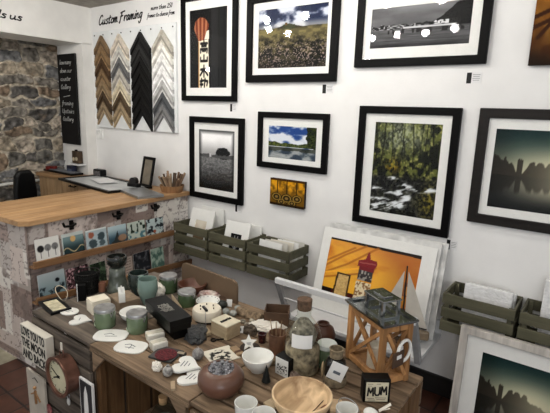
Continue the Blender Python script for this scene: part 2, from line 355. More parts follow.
def p_mist(u, v):
    t = ss(.34, 1., v); hz = .43; im = mix(C3((.70, .69, .58), u), C3((.08, .17, .17), u), t)
    im = mix(im, C3((.84, .82, .69), u), np.exp(-(((u-.6)/.36)**2+((v-.5)/.24)**2))*.95)
    lo = mix(C3((.10, .11, .11), u), C3((.72, .70, .60), u), ss(.0, .36, v)*np.exp(-((u-.62)/.42)**2)); im = mix(im, lo, (v < hz).astype(float))
    n = .35+1.25*fbm(u*24, u*5+2, 3, 5)
    sh = (.04+.17*np.exp(-((u-.08)/.13)**4)+.13*np.exp(-((u-.46)/.13)**4)+.06*np.exp(-((u-.66)/.1)**2)+.05*np.exp(-((u-.9)/.1)**2))*n
    sh = np.maximum(sh, np.where(np.abs(u-.27) < .03, .2+.015*(np.sin(u*300) > 0), 0)); fade = .9-.5*ss(.2, .8, u)
    im = over(im, (.17, .15, .125), ss(hz+sh+.012, hz+sh-.012, v)*(v >= hz)*fade)
    im = over(im, (.14, .13, .11), ss(hz-sh*1.05-.03, hz-sh*.8, v)*(v < hz)*fade*.85)
    return im*(.72+.28*ss(0, .3, u))[..., None]*(.85+.15*ss(0, .2, v))[..., None]
def p_engine(u, v):
    n = fbm(u*10, v*8, 4); im = mix(C3((.35, .24, .06), u), C3((.78, .55, .1), u), ss(.3, .7, n)*ss(.35, .7, v)+.15)
    for x in (.22, .5, .78): im = over(im, (.18, .12, .04), ss(.02, .01, np.abs(u-x)))
    for x, y, r in ((.2, .32, .16), (.5, .3, .17), (.8, .33, .15), (.35, .16, .12), (.66, .15, .12)):
        d = np.hypot((u-x), (v-y)*.95); im = over(im, (.12, .09, .05), ss(r, r-.02, d)); im = over(im, (.6, .48, .2), ss(.02, .008, np.abs(d-r*.7)))
        im = over(im, (.5, .4, .2), ss(r*.35, r*.25, d))
    im = over(im, (.1, .07, .04), (v < .1).astype(float)*.8); im = over(im, (.25, .15, .05), (v > .93).astype(float)); return im
def p_boatdeck(u, v):
    im = mix(C3((.25, .13, .04), u), C3((.85, .58, .2), u), ss(.1, .9, v+.3*(fbm(u*6, v*6, 3)-.5)))
    im = mix(im, C3((.95, .78, .35), u), np.exp(-(((u-.6)/.4)**2+((v-.3)/.2)**2))*.8*ss(.3, .7, vn(u*16, v*16, 3)))
    for p in ([(0, .3), (.3, .42), (.6, .5), (1, .72)], [(0, .38), (.35, .52), (1, .6)], [(.2, .0), (.35, .35), (.6, .55)], [(.05, .22), (.5, .75), (.8, 1)]): im = over(im, (.2, .1, .04), ss(.022, .012, sdist(u, v, p)))
    return over(im, (.1, .06, .03), ss(.2, .03, v+.25*u)*.9)
def p_house(u, v):
    n = fbm(u*4, v*5, 6, 4); im = mix(C3((.80, .47, .13), u), C3((.94, .70, .22), u), ss(.3, .75, n+.25*ss(.9, .4, np.abs(u-.45)*1.6)))
    im = over(im, (.78, .48, .24), ss(.55, 1, v+.3*u-.2)*.75); im = over(im, (.62, .34, .14), ss(.6, 1, u+.2*v)*.5)
    roof = ss(.06, .0, v-(.97-.02*u)); im = over(im, (.12, .08, .05), (v > .965-.02*u).astype(float))
    for p in ([(0, .4), (.25, .62), (.55, .97)], [(0, .32), (.5, .56), (.56, .66)], [(0, .6), (.3, .9)], [(.0, .52), (.2, .75), (.42, .96)]): im = over(im, (.66, .38, .12), ss(.022, .006, sdist(u, v, p))*.8)
    im = over(im, (.97, .7, .2), ss(.022, .01, np.abs(v-(.4+.5*u)))*(u < .5))
    im = over(im, (.28, .09, .08), (v < .17).astype(float)); im = over(im, (.12, .08, .06), ((v < .17) & (u < .12)).astype(float))
    im = over(im, (.25, .18, .1), inpoly(u, v, [(.13, .0), (.15, .46), (.31, .46), (.31, .0)])); im = mix(im, mix(C3((.72, .58, .36), u), C3((.88, .76, .5), u), vn(u*60, v*60, 3)), inpoly(u, v, [(.15, .0), (.17, .43), (.29, .43), (.29, .0)]))
    u0 = u; u = .445+(u-.37)*1.42
    im = over(im, (.50, .13, .15), inpoly(u, v, [(.43, .63), (.44, .72), (.54, .76), (.57, .88), (.59, .88), (.62, .77), (.72, .76), (.73, .7), (.7, .63)]))
    im = over(im, (.62, .3, .28), inpoly(u, v, [(.45, .68), (.45, .7), (.71, .72), (.71, .7)]))
    im = over(im, (.46, .12, .14), inpoly(u, v, [(.46, .58), (.46, .64), (.7, .64), (.7, .58)]))
    im = over(im, (.22, .2, .2), inpoly(u, v, [(.46, .42), (.46, .58), (.69, .58), (.69, .42)]))
    im = mix(im, C3((.6, .58, .55), u), inpoly(u, v, [(.46, .42), (.46, .58), (.69, .58), (.69, .42)])*ss(.6, .75, vn(u*40, v*30, 2)))
    im = mix(im, mix(C3((.9, .85, .72), u), C3((.55, .4, .25), u), ss(.5, .7, vn(u*50, v*40, 9))), inpoly(u, v, [(.45, .1), (.45, .4), (.69, .4), (.69, .1)]))
    u = u0
    im = over(im, (.5, .3, .2), inpoly(u, v, [(.88, .35), (.88, .56), (.97, .56), (.97, .35)])); im = over(im, (.85, .6, .3), inpoly(u, v, [(.89, .37), (.89, .5), (.96, .5), (.96, .37)]))
    return im
def p_sepia(u, v):
    im = mix(C3((.62, .55, .46), u), C3((.85, .82, .75), u), v); n = fbm(u*7, v*7, 2); im = over(im, (.42, .36, .28), ss(.5, .25, v+.5*(n-.5))); return over(im, (.9, .88, .84), np.exp(-(((u-.5)/.3)**2+((v-.7)/.2)**2))*.6)
def p_fern(u, v):
    im = C3((.07, .07, .08), u)
    for p in ([(.5, 0), (.5, .6)], [(.5, .2), (.25, .7)], [(.5, .2), (.75, .72)], [(.5, .3), (.36, .85)], [(.5, .3), (.64, .85)], [(.5, .1), (.15, .45)], [(.5, .1), (.85, .45)]): im = over(im, (.75, .75, .75), ss(.05, .01, sdist(u, v, p))*.8)
    return im
# ------------------------------------------------------------------ the room
WY, WX, CEIL = 2.6, -4.11, 2.522
WALLM = mat('white_wall_paint', (.90, .898, .892), .75, var=.015, scale=6, bump=.05, bscale=90)
LINTM = mat('white_plaster', (.88, .875, .86), .8, var=.03, scale=5, bump=.1, bscale=60)
def sbox(name, lo, hi, mt, bevel=0):
    mb = MB().box([(a+b)/2 for a, b in zip(lo, hi)], [b-a for a, b in zip(lo, hi)]); return struct(obj(name, mb, mt, bevel=bevel))
sbox('wall_back', (-5.0, WY, -.02), (1.6, WY+.12, CEIL+.3), WALLM)
RY = 2.495                                    # side of the opening
mb = MB(); mb.box(((WX-4.50)/2, 0.6, (2.195+CEIL+.02)/2), (.39, 4.0, CEIL+.02-2.195)); mb.box(((WX-4.50)/2, (RY+WY+.05)/2, 1.1), (.39, WY+.05-RY, 2.2))
struct(obj('wall_left', mb, LINTM))
def ceil_p(): return mat('ceiling_paint', (.62, .60, .57), .9, var=.08, scale=20, bump=.2, bscale=60)
sbox('ceiling', (-5.0, -1.6, CEIL), (1.6, WY+.1, CEIL+.1), ceil_p())
# floors
def floor_tiles():
    M = bpy.data.materials.new('brown_floor_tiles'); M.use_nodes = True; nt = M.node_tree; n = nt.nodes; L = nt.links; b = n['Principled BSDF']; b.inputs['Roughness'].default_value = .3
    tc = n.new('ShaderNodeTexCoord'); br = n.new('ShaderNodeTexBrick'); br.offset = 0; br.inputs['Scale'].default_value = 1; br.inputs['Brick Width'].default_value = .2; br.inputs['Row Height'].default_value = .2; br.inputs['Mortar Size'].default_value = .006
    br.inputs['Color1'].default_value = (*lin((.24, .15, .12)), 1); br.inputs['Color2'].default_value = (*lin((.32, .19, .14)), 1); br.inputs['Mortar'].default_value = (*lin((.12, .09, .08)), 1)
    nz = n.new('ShaderNodeTexNoise'); nz.inputs['Scale'].default_value = 18; nz.inputs['Detail'].default_value = 6; mx = n.new('ShaderNodeMixRGB'); mx.blend_type = 'OVERLAY'; mx.inputs[0].default_value = .5
    L.new(tc.outputs['Object'], br.inputs['Vector']); L.new(tc.outputs['Object'], nz.inputs['Vector']); L.new(br.outputs['Color'], mx.inputs[1]); L.new(nz.outputs['Fac'], mx.inputs[2]); L.new(mx.outputs[0], b.inputs['Base Color'])
    bp = n.new('ShaderNodeBump'); bp.inputs['Strength'].default_value = .4; bp.inputs['Distance'].default_value = .004; L.new(br.outputs['Fac'], bp.inputs['Height']); bp.invert = True; L.new(bp.outputs[0], b.inputs['Normal']); return M
sbox('floor', (-2.93, -1.6, -.06), (1.6, WY, 0), floor_tiles())
struct(obj('floor_behind_counter', MB().box((-3.965, .5, -.03), (2.07, 4.2, .06)), mat('pale_stone_floor', (.63, .61, .53), .6, var=.12, scale=12, bump=.1)))
sbox('baseboard_back', (-2.6, WY-.022, 0), (1.6, WY, .12), mat('dark_skirting', (.13, .125, .125), .45, var=.1), .004)
# stone wall behind the opening
rng = np.random.RandomState(4)
def stone_seeds():
    S = []; z = 0
    while z < 2.5:
        hh = rng.uniform(.065, .14); y = rng.uniform(-.2, 0)
        while y < 2.1:
            w = rng.uniform(.1, .34); S.append((y+w/2, z+hh/2+rng.uniform(-.03, .03), w, hh)); y += w
        z += hh
    return S
SEED = stone_seeds(); SW, SH = 2.1, 2.4
def stone_field(u, v):
    x = u*SW+.16*(fbm(u*11, v*13, 3)-.5); z = v*SH+.13*(fbm(u*10, v*12, 9)-.5)
    d1 = np.full(u.shape, 9.); d2 = d1.copy(); idn = np.zeros(u.shape, int)
    for k, (sx, sz, w, hh) in enumerate(SEED):
        d = (np.abs((x-sx)/(w*.5))**3.6+np.abs((z-sz)/(hh*.5))**3.6)**(1/3.6)
        d2 = np.where(d < d1, d1, np.minimum(d2, d)); idn = np.where(d < d1, k, idn); d1 = np.minimum(d1, d)
    return d1, d2-d1, idn
_sf = {}
def sfc(u, v):
    if u.shape not in _sf: _sf[u.shape] = stone_field(u, v)
    return _sf[u.shape]
PAL = np.array([(.40, .39, .37), (.48, .46, .43), (.56, .52, .46), (.33, .32, .31), (.47, .41, .35), (.62, .58, .53), (.43, .43, .43)])
def stone_col(u, v):
    d1, e, i = sfc(u, v); r = _h(i, i*0, 5); c = PAL[(r*6.99).astype(int)]
    n = fbm(u*60, v*70, 4, 5); c = c*(.35+1.3*n)[..., None]
    c = mix(c, C3((.58, .5, .42), u), ss(.66, .8, fbm(u*20, v*24, 21))*.6)
    mo = np.maximum(ss(.24, .06, e+.3*(fbm(u*40, v*46, 31)-.5)), ss(.95, 1.05, d1)); mort = C3((.82, .78, .71), u)*(.6+.6*fbm(u*90, v*90, 8))[..., None]
    return mix(c, mort, mo)
def stone_disp(u, v):
    d1, e, i = sfc(u, v); return .03*ss(0, .2, e)*ss(1.1, .9, d1)+.035*(fbm(u*50, v*60, 3)-.5)+.02*_h(i, i*0, 2)
struct(painted('wall_stone', (-4.78, .75, 0), (0, SW, 0), (0, 0, SH), 300, 330, stone_col, paint_mat('rubble_stone', .85), thick=.1, disp=stone_disp))
o = obj('trim_pipe', MB().cyl((-4.72, .75, .815), (-4.66, 2.38, .875), .014), mat('white_pipe', (.86, .86, .84), .4)); struct(o)
# socket
t = thing('wall_socket', 'white double electrical socket on the wall below the moulding samples', 'socket', (-4.03+.0, WY, 1.365))
t.location = (WX+.075, WY-.001, 1.362)
obj('face_plate', MB().box((0, -.006, 0), (.1, .012, .086)), mat('white_plastic', (.86, .86, .85), .35), t, bevel=.003)
for s in (-1, 1): obj('rocker_switch', MB().box((s*.022, -.014, .022), (.014, .006, .02)), mat('white_plastic', (.86, .86, .85), .35), t, bevel=.001)
# ------------------------------------------------------------------ lettering on the walls
INK = mat('black_vinyl', (.05, .05, .05), .5)
def wallM(px, py, Y=WY-.0015): return face_M(atY(px, py, Y), (1, 0, 0), (0, 0, 1))
p0 = Vector((-3.985, WY-.0015, 2.362))
mb = MB(); script('Custom Framing', .63, .04, .0058, face_M(p0, (1, 0, .02), (0, 0, 1)), mb, .35)
tag(obj('wall_lettering', mb, INK), 'large black brush script reading Custom Framing above the moulding samples', 'lettering')
mb = MB(); script('more than 250', .26, .018, .002, face_M((-3.235, WY-.0015, 2.42), (1, 0, 0), (0, 0, 1)), mb, .3); tag(obj('wall_lettering', mb, INK), 'small black script line reading more than 250, upper right of Custom Framing', 'lettering')
mb = MB(); script('frames to choose from', .34, .018, .002, face_M((-3.285, WY-.0015, 2.365), (1, 0, 0), (0, 0, 1)), mb, .3)
tag(obj('wall_lettering', mb, INK), 'small black script line reading frames to choose from, right of Custom Framing', 'lettering')
def atX(x, y, X):
    d = ray(x, y); return EYE + d*(X/d.x)
a = atX(-4, 14.5, WX+.0015); b = atX(22, 18.5, WX+.0015)
mb = MB(); script('nds us', .27, .03, .0055, face_M(b+Vector((0, -.27, -.018)), (0, 1, 0), (0, 0, 1)), mb, .25)
tag(obj('wall_lettering', mb, INK), 'black script ending in ds us on the white lintel over the stone wall', 'lettering')
# chalkboard on the side of the opening
CH = mat('chalk', (.75, .75, .74), .9)
t = thing('chalkboard', 'tall black chalkboard with white handwriting beside the stone wall', 'chalkboard', (-4.19, RY-.005, 1.25))
bp_ = obj('board_panel', MB().box((-.165, -.012, .43), (.31, .02, .86)), mat('blackboard', (.05, .05, .055), .6, var=.3, spec=.25), t, bevel=.003)
for k, (s, w) in enumerate((('how many', .2), ('down our', .21), ('counter', .18), ('Gallery', .17), ('', 0), ('framing', .2), ('Upstairs', .21), ('Gallery', .19))):
    if s: mb = MB(); script(s, w, .022, .0026, face_M((-.275, -.0235, .765-k*.077), (1, 0, 0), (0, 0, 1)), mb, .15); obj('handwriting', mb, CH, bp_)
obj('underline', MB().bar((-.24, -.0235, .457), (-.12, -.0235, .472), .004, .002, up=(0, -1, 0)), CH, bp_)
# ------------------------------------------------------------------ moulding sample board
t = thing('sample_board', 'white backing board carrying four columns of frame mouldings', 'display board', (-4.05, WY-.001, 1.432))
obj('board_panel', MB().box((.569, -.012, .434), (1.138, .022, .868)), mat('white_board', (.87, .88, .88), .5, var=.02), t, bevel=.003)
for i in range(9): obj('pin', MB().sphere((.03+i*.135, -.025, .835), .006, n=8), mat('pin_metal', (.3, .3, .3), .4, 1), t)
COLS = [(-4.01, -3.79, 'brown leftmost'), (-3.755, -3.51, 'silver and beige second'), (-3.465, -3.21, 'black third'), (-3.18, -2.935, 'white rightmost')]
CC = [[(.45, .36, .26), (.52, .42, .30), (.30, .22, .15), (.50, .41, .30), (.55, .47, .36), (.27, .21, .15), (.56, .49, .39)],
      [(.80, .76, .70), (.78, .77, .74), (.40, .40, .40), (.72, .70, .66), (.80, .76, .66), (.33, .27, .20), (.60, .53, .42)],
      [(.03, .03, .03), (.13, .13, .13), (.025, .025, .025), (.02, .02, .02), (.03, .03, .03), (.02, .02, .02), (.025, .025, .025)],
      [(.70, .68, .63), (.90, .89, .86), (.88, .88, .87), (.90, .90, .89), (.70, .70, .69), (.30, .31, .32), (.45, .45, .45)]]
ORD = ['topmost', 'second', 'third', 'fourth', 'fifth', 'sixth', 'lowest']
for ci, (x0, x1, nm) in enumerate(COLS):
    w = (x1-x0)/2; cx = (x0+x1)/2; ztop = 2.262-.003*ci; stp = .098
    for k in range(7):
        th = .098 if k < 6 else .098; za = ztop-k*stp; c = CC[ci][k]
        t = thing('moulding_sample', f'{ORD[k]} chevron in the {nm} column of moulding samples', 'frame sample', (cx, WY-.024, za), 0, 'frame moulding samples')
        MX = Matrix.Rotation(PI/2, 4, 'X')
        def chev(a, b, d0, d1): return MB().prism([(0, -a), (w, -a-w*1.12), (w, -b-w*1.12), (0, -b), (-w, -b-w*1.12), (-w, -a-w*1.12)], d0, d1, MX)
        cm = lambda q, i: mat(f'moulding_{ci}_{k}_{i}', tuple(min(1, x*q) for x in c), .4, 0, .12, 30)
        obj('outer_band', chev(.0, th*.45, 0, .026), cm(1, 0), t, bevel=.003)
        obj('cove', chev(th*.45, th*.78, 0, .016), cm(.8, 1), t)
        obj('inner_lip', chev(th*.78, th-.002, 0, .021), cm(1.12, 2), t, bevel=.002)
# ------------------------------------------------------------------ framed pictures
MATB = mat('mount_board', (.9, .9, .885), .8, var=.01, scale=30)
BLK = mat('black_frame_wood', (.012, .012, .012), .5, var=.3, scale=20, spec=.1)
BRN = wood('dark_brown_frame', (.075, .065, .06), (.125, .11, .10), 'x', .5)
def frame(label, r, p, fb, fn, nx, ny, fm=BLK, loc=None, rx=0, rz=0, depth=.03, name='framed_picture', glass=True, cat='picture'):
    # r outer (x0,x1,z0,z1), p print; in wall coordinates when loc is None
    if loc is None:                      # sizes were read on the wall plane, the frame stands a little in front of it
        r = (r[0]+.014, r[1]+.014, r[2]+.002, r[3]+.002); p = (p[0]+.012, p[1]+.012, p[2], p[3])
    x0, x1, z0, z1 = r; L0 = (x0, WY-.001, z0) if loc is None else loc
    t = thing(name, label, cat, L0); t.rotation_euler = (rx, 0, rz)
    W, H = x1-x0, z1-z0; q = (p[0]-x0, p[1]-x0, p[2]-z0, p[3]-z0)
    obj('frame', MB().ring((0, W, 0, H), (fb, W-fb, fb, H-fb), -depth, 0), fm, t, bevel=.004)
    g = .3*min(q[0]-fb, q[2]-fb); i_ = (fb-.002, W-fb+.002, fb-.002, H-fb+.002)
    obj('mount', MB().ring(i_, q, -.0125, -.006), MATB, t)
    painted('print', (q[0]-.003, -.009, q[2]-.003), (q[1]-q[0]+.006, 0, 0), (0, 0, q[3]-q[2]+.006), nx, ny, fn, PRINT, t)
    if glass: obj('glass_pane', MB().box((W/2, -.017, H/2), (W-2*fb+.004, .0015, H-2*fb+.004)), GLASS, t)
    return t
frame('tall black frame with a red lantern and white calligraphy banner', (-2.859, -2.285, 1.694, 2.47), (-2.773, -2.384, 1.796, 2.368), .04, p_lantern, 110, 160)
frame('wide black frame with a heather field under clouds, lamps reflected', (-2.19, -1.463, 1.829, 2.40), (-2.092, -1.543, 1.925, 2.305), .05, p_field, 150, 110)
frame('black frame with a grey riverside town panorama, top right', (-1.34, -.598, 1.908, 2.335), (-1.25, -.692, 2.015, 2.232), .045, p_river, 170, 80)
frame('upright black frame with a lone tree in black and white', (-2.772, -2.207, .925, 1.575), tuple([atY(199, 130, WY).x, atY(234.5, 130, WY).x, atY(199, 186.5, WY).z, atY(199, 129, WY).z]), .045, p_oak, 90, 130)
frame('small wide black frame with a blue sky lake', (-2.07, -1.495, 1.24, 1.63), (atY(268.2, 140, WY).x, atY(315.8, 140, WY).x, atY(268.2, 156.7, WY).z, atY(268.2, 125.2, WY).z), .04, p_lake, 120, 80)
frame('large upright black frame with a woodland stream', (-1.283, -.687, .966, 1.685), (atY(372, 150, WY).x+.005, atY(439, 150, WY).x, atY(366, 209, WY).z, atY(374.4, 121.7, WY).z), .043, p_stream, 150, 190)
frame('dark brown frame with a misty lake, on the wall at right', (-.597, .06, 1.083, 1.687), (atY(492, 150, WY).x, -.02, atY(487, 205.7, WY).z, atY(496.5, 128.6, WY).z), .05, p_mist, 130, 120, BRN)
def canvas(label, x0, x1, z0, z1, fn, nx, ny, th=.03):
    x0, x1 = x0+.02, x1+.02
    t = thing('canvas_print', label, 'canvas', (x0, WY-.001, z0))
    obj('stretcher', MB().box(((x1-x0)/2, -th/2+.001, (z1-z0)/2), (x1-x0-.004, th-.004, z1-z0-.004)), mat('canvas_edge', (.1, .07, .05), .8), t)
    painted('print', (0, -th, 0), (x1-x0, 0, 0), (0, 0, z1-z0), nx, ny, fn, PRINT, t, thick=.003)
canvas('small golden canvas of round wheels below the lake picture', -1.945, -1.655, .985, 1.176, p_engine, 90, 60)
canvas('golden sepia canvas cut by the top right corner', -.41, .1, 1.893, 2.47, p_boatdeck, 90, 90)
def price(label, px, py, w=.062, h=.055):
    P = atY(px, py, WY); t = thing('picture_label', label, 'label', (P.x, WY-.0005, P.z))
    ca_ = obj('card', MB().box((0, -.0015, 0), (w, .002, h)), mat('white_card', (.88, .88, .88), .6, var=.02), t)
    obj('emblem', MB().box((-w*.32, -.003, 0), (w*.32, .0015, h)), mat('label_black', (.06, .06, .06), .6), ca_)
    mb = MB()
    for k in range(4): mb.box((w*.16, -.003, h*(.3-.17*k)), (w*(.5-.08*(k % 2)), .001, h*.05))
    obj('print_lines', mb, mat('label_grey', (.55, .55, .55), .7), ca_)
price('small black and white label under the red lantern picture', 233.5, 107.8)
price('small black and white label under the heather field picture', 328, 89, .08)
price('small black and white label under the riverside panorama', 474, 78, .075)
price('small black and white label under the lone tree picture', 238.5, 208.5)
price('small white label under the woodland stream picture', 452, 245, .06)
# ------------------------------------------------------------------ slatted wall crates
OLV = wood('olive_paint', (.255, .25, .195), (.365, .355, .285), 'x', .6, bump=.15)
def wall_crate(label, x0, x1, yf, zb, zt):
    W, H, Dp = x1-x0, zt-zb, WY-.001-yf
    t = thing('slatted_crate', label, 'crate', (x0, WY-.001, zb), 0, 'olive slatted crates on the wall'); sh = H*.27; gp = (H-3*sh)/2
    for k in range(3):
        z = sh/2+k*(sh+gp)
        obj('front_slat', MB().box((W/2, -Dp+.006, z), (W, .012, sh)), OLV, t, bevel=.002)
        obj('back_slat', MB().box((W/2, -.006, z), (W, .012, sh)), OLV, t, bevel=.002)
        for x in (.006, W-.006): obj('end_slat', MB().box((x, -Dp/2, z), (.012, Dp-.024, sh)), OLV, t, bevel=.002)
    for x in (.023, W-.023):
        for y in (-.023, -Dp+.023): obj('corner_post', MB().box((x, y, H/2), (.022, .022, H-.006)), OLV, t, bevel=.002)
    obj('base', MB().box((W/2, -Dp/2, .006), (W-.024, Dp-.024, .012)), OLV, t)
    return t
wall_crate('olive slatted wall crate nearest the counter, holding a sepia print', -2.715, -2.345, 2.355, .515, .75)
wall_crate('middle olive slatted wall crate, holding a print with black centre', -2.325, -1.97, 2.355, .515, .742)
wall_crate('olive slatted wall crate left of the orange print, full of white envelopes', -1.953, -1.595, 2.355, .515, .735)
wall_crate('olive slatted wall crate right of the orange print, with plastic wrapped pack', -.61, -.262, 2.37, .515, .725)
wall_crate('olive slatted wall crate cut by the right edge of the picture', -.243, .11, 2.37, .515, .725)
def mounted(label, W, H, q, fn, loc, rx, n=40, rz=0):
    t = thing('mounted_print', label, 'print', loc); t.rotation_euler = (rx, 0, rz)
    obj('mount', MB().ring((0, W, 0, H), q, -.006, 0), MATB, t)
    obj('backing', MB().box((W/2, .002, H/2), (W, .003, H)), MATB, t)
    painted('print', (q[0]-.002, -.002, q[2]-.002), (q[1]-q[0]+.004, 0, 0), (0, 0, q[3]-q[2]+.004), n, n, fn, PRINT, t)
    return t
mounted('white mounted sepia print standing in the crate nearest the counter', .25, .34, (.065, .185, .1, .25), p_sepia, (-2.66, 2.42, .53), -.3)
tag(obj('blank_mount', MB().box((-2.495, 2.575, .70), (.24, .008, .34)), MATB), 'plain white mount behind the sepia print in the crate', 'mount')
mounted('white mounted print with black centre in the middle crate', .225, .3, (.06, .16, .08, .21), p_fern, (-2.265, 2.42, .53), -.28, rz=.05)
tag(obj('blank_mount', MB().box((-2.07, 2.575, .665), (.15, .008, .27)), MATB), 'plain white mount at the back of the middle crate', 'mount')
ENV = [mat('white_envelope', (.88, .88, .87), .7, var=.02), mat('cream_envelope', (.84, .82, .77), .7, var=.02), mat('grey_envelope', (.78, .77, .74), .7, var=.02)]
for k in range(5):
    o = obj('envelope', MB().box((0, 0, .115), (.2-.006*k, .004, .23)), ENV[(k*2) % 3], bevel=.001)
    o.location = (-1.8+.028*k, 2.40+.030*k, .53); o.rotation_euler = (-.12, 0, .05*((k*37) % 5-2)*.5)
    tag(o, ['front', 'second', 'third', 'fourth', 'rearmost'][k]+' white envelope in the crate left of the orange print', 'envelope', 'envelopes in the crate')
CRINK = mat('plastic_wrapped_card', (.86, .86, .86), .18, var=.06, scale=40, bump=1.0, bscale=38)
for k, (x, wd, hh) in enumerate(((-.41, .235, .245), (-.395, .22, .225))):
    o = obj('wrapped_pack', MB().box((0, 0, hh/2), (wd, .035, hh)), CRINK, bevel=.006); o.location = (x, 2.455+.06*k, .53); o.rotation_euler = (-.12, 0, 0)
    tag(o, ['front plastic wrapped white pack in the crate right of the orange print', 'rear plastic wrapped white pack in the crate right of the orange print'][k], 'pack', 'wrapped packs')
o = obj('wrapped_pack', MB().box((0, 0, .17), (.22, .03, .34)), CRINK, bevel=.006); o.location = (-.06, 2.5, .53); o.rotation_euler = (-.1, 0, 0)
tag(o, 'tall white pack in the crate cut by the right edge', 'pack', 'wrapped packs')
# ------------------------------------------------------------------ white display shelf with raised front rail, and what stands on it
WP = mat('white_gloss_paint', (.86, .865, .87), .35, var=.02)
WG = mat('grey_white_paint', (.56, .565, .57), .45, var=.05)
SZ = .39
t = thing('display_shelf', 'white wall shelf with a slanted front rail holding the orange print', 'shelf', (0, 0, 0))
obj('shelf_board', MB().box((-1.07, 2.405, SZ-.012), (.84, .385, .024)), WP, t, bevel=.003)
LB, LT, RB, RT = Vector((-1.485, 2.215, SZ-.02)), atY(277.5, 277, 2.12), Vector((-.655, 2.215, SZ-.02)), atY(414, 324, 2.12)
RT.z = LT.z = (RT.z+LT.z)/2-.003
obj('rail', MB().bar(LT+Vector((-.01, 0, 0)), RT+Vector((.012, 0, 0)), .03, .034), WP, t, bevel=.003)
for a, b in ((LB, LT), (RB, RT)): obj('post', MB().bar(a, b, .032, .03, up=(0, 1, 0)), WG, t, bevel=.003)
obj('wire_rail', MB().cyl(LB.lerp(LT, .55), RB.lerp(RT, .55), .005), WP, t)
obj('back_rail', MB().box((-1.07, WY-.012, SZ+.04), (.84, .02, .08)), WP, t)
tl, tr = atY(328.7, 225.5, WY-.03), atY(439, 246, WY-.03)
PH = .535; lean = math.atan2(.155, .51)
t = mounted('orange house print in a white mount, leaning behind the wooden lantern', .735, PH, (.06, .655, .09, .475), p_house, (-1.443, WY-.2, SZ+.003), -lean, 150)
t.rotation_euler = (-math.asin(.148/PH), 0, 0)
obj('plastic_sleeve', MB().box((.3675, -.0085, PH/2), (.735, .001, PH)), glass_mat('clear_sleeve', rough=.12, mul=.5), t)
for k in range(2):
    o = obj('foam_board', MB().box((.35, 0, PH/2+.012), (.72, .01, PH+.02)), mat('foam_board', (.80, .80, .79), .7)); o.location = (-1.40+.03*k, WY-.168+.032*k, SZ+.003); o.rotation_euler = (-math.asin((.12-.012*k)/PH), 0, 0)
    tag(o, ['white board directly behind the orange print', 'white board nearest the wall behind the orange print'][k], 'board', 'boards behind the orange print')
# model sailing boat
P = at(405, 324, SZ); t = thing('model_sailing_boat', 'model sailing boat with cream sails beside the orange print', 'model boat', (-.80, 2.33, SZ), math.radians(8))
obj('hull', MB().prism([(-.15, 0), (-.1, -.03), (.06, -.035), (.15, -.01), (.15, .01), (.06, .035), (-.1, .03)], .05, .1), mat('boat_hull', (.5, .44, .36), .4), t, bevel=.008)
obj('keel', MB().prism([(-.05, -.004), (.05, -.004), (.05, .004), (-.05, .004)], .012, .052), mat('boat_keel', (.3, .24, .18), .5), t)
obj('stand', MB().box((0, 0, .007), (.14, .08, .014)), wood('boat_stand', (.3, .2, .12), (.42, .3, .2)), t, bevel=.003)
obj('mast', MB().cyl((0, 0, .1), (0, 0, .45), .0055, .004), mat('dark_mast', (.12, .1, .09), .4), t)
SAIL = mat('sail_cloth', (.74, .72, .68), .85, var=.05, bump=.2)
MX = Matrix.Rotation(PI/2, 4, 'X')
obj('jib', MB().prism([(-.012, .42), (-.145, .12), (-.02, .115)], -.0015, .0015, MX), SAIL, t)
obj('mainsail', MB().prism([(.01, .42), (.012, .11), (.135, .115), (.1, .2), (.05, .33)], -.0015, .0015, MX), SAIL, t)
obj('boom', MB().cyl((0, 0, .112), (.135, 0, .112), .004), mat('dark_mast', (.12, .1, .09), .4), t)
# ------------------------------------------------------------------ counter
A = Vector((-2.669, 1.207, 0)); Bc = Vector((-2.764, 2.585, 0)); dirc = (Bc-A).normalized(); nrm = Vector((dirc.y, -dirc.x, 0))   # towards the table
CT = .964; rzc = math.atan2(dirc.y, dirc.x); LEN = (Bc-A).length
t = thing('shop_counter', 'shop counter clad in vintage paper with a pale oak top', 'counter', A, rzc)   # local x along the front, y away from the table
OAK = wood('oak_top', (.52, .39, .265), (.73, .59, .43), 'x', .42, scale=8, bump=.1)
DEP = .66
n_pl = 5
for k in range(n_pl):
    y0 = k*DEP/n_pl; e = .04 if k == 0 else 0
    obj('top_plank', MB().prism([(-.02+e, y0), (LEN, y0), (LEN, y0+DEP/n_pl-.0015), (-.02, y0+DEP/n_pl-.0015), (-.02, y0+e)] if k == 0 else [(-.02, y0), (LEN, y0), (LEN, y0+DEP/n_pl-.0015), (-.02, y0+DEP/n_pl-.0015)], CT-.032, CT), OAK, t, bevel=.003)
def p_collage(seed, nu, nv):
    def f(u, v):
        im = C3((.66, .62, .59), u); r = np.random.RandomState(seed)
        pal = [(.88, .86, .83), (.64, .57, .54), (.78, .73, .70), (.91, .89, .87), (.55, .48, .45), (.74, .71, .69), (.82, .77, .74)]
        for k in range(int(nu*nv*1.6)):
            x, y = r.uniform(-.1, 1), r.uniform(-.1, 1); w, hh = r.uniform(.5, 1.3)/nu*1.6, r.uniform(.6, 1.4)/nv*1.6
            mk = ((u > x) & (u < x+w) & (v > y) & (v < y+hh)).astype(float); c = pal[r.randint(7)]
            im = over(im, c, mk*.92)
            s = r.randint(1000); sk = ss(.035, .0, np.abs(fbm((u-x)*nu*3.4, (v-y)*nv*3.4, s, 4)-.5))
            im = over(im, (.33, .28, .27), mk*sk*.75)
            if r.rand() < .5: im = over(im, (.45, .4, .38), mk*ss(.52, .6, fbm(u*nu*2.2, v*nv*2.2, s+5, 4))*.6)
            if r.rand() < .4: im = over(im, (.3, .27, .26), mk*((np.sin(v*nv*34) > .55) & (vn(u*nu*9, v*nv*11, s) > .45))*.4)
        return im
    return f
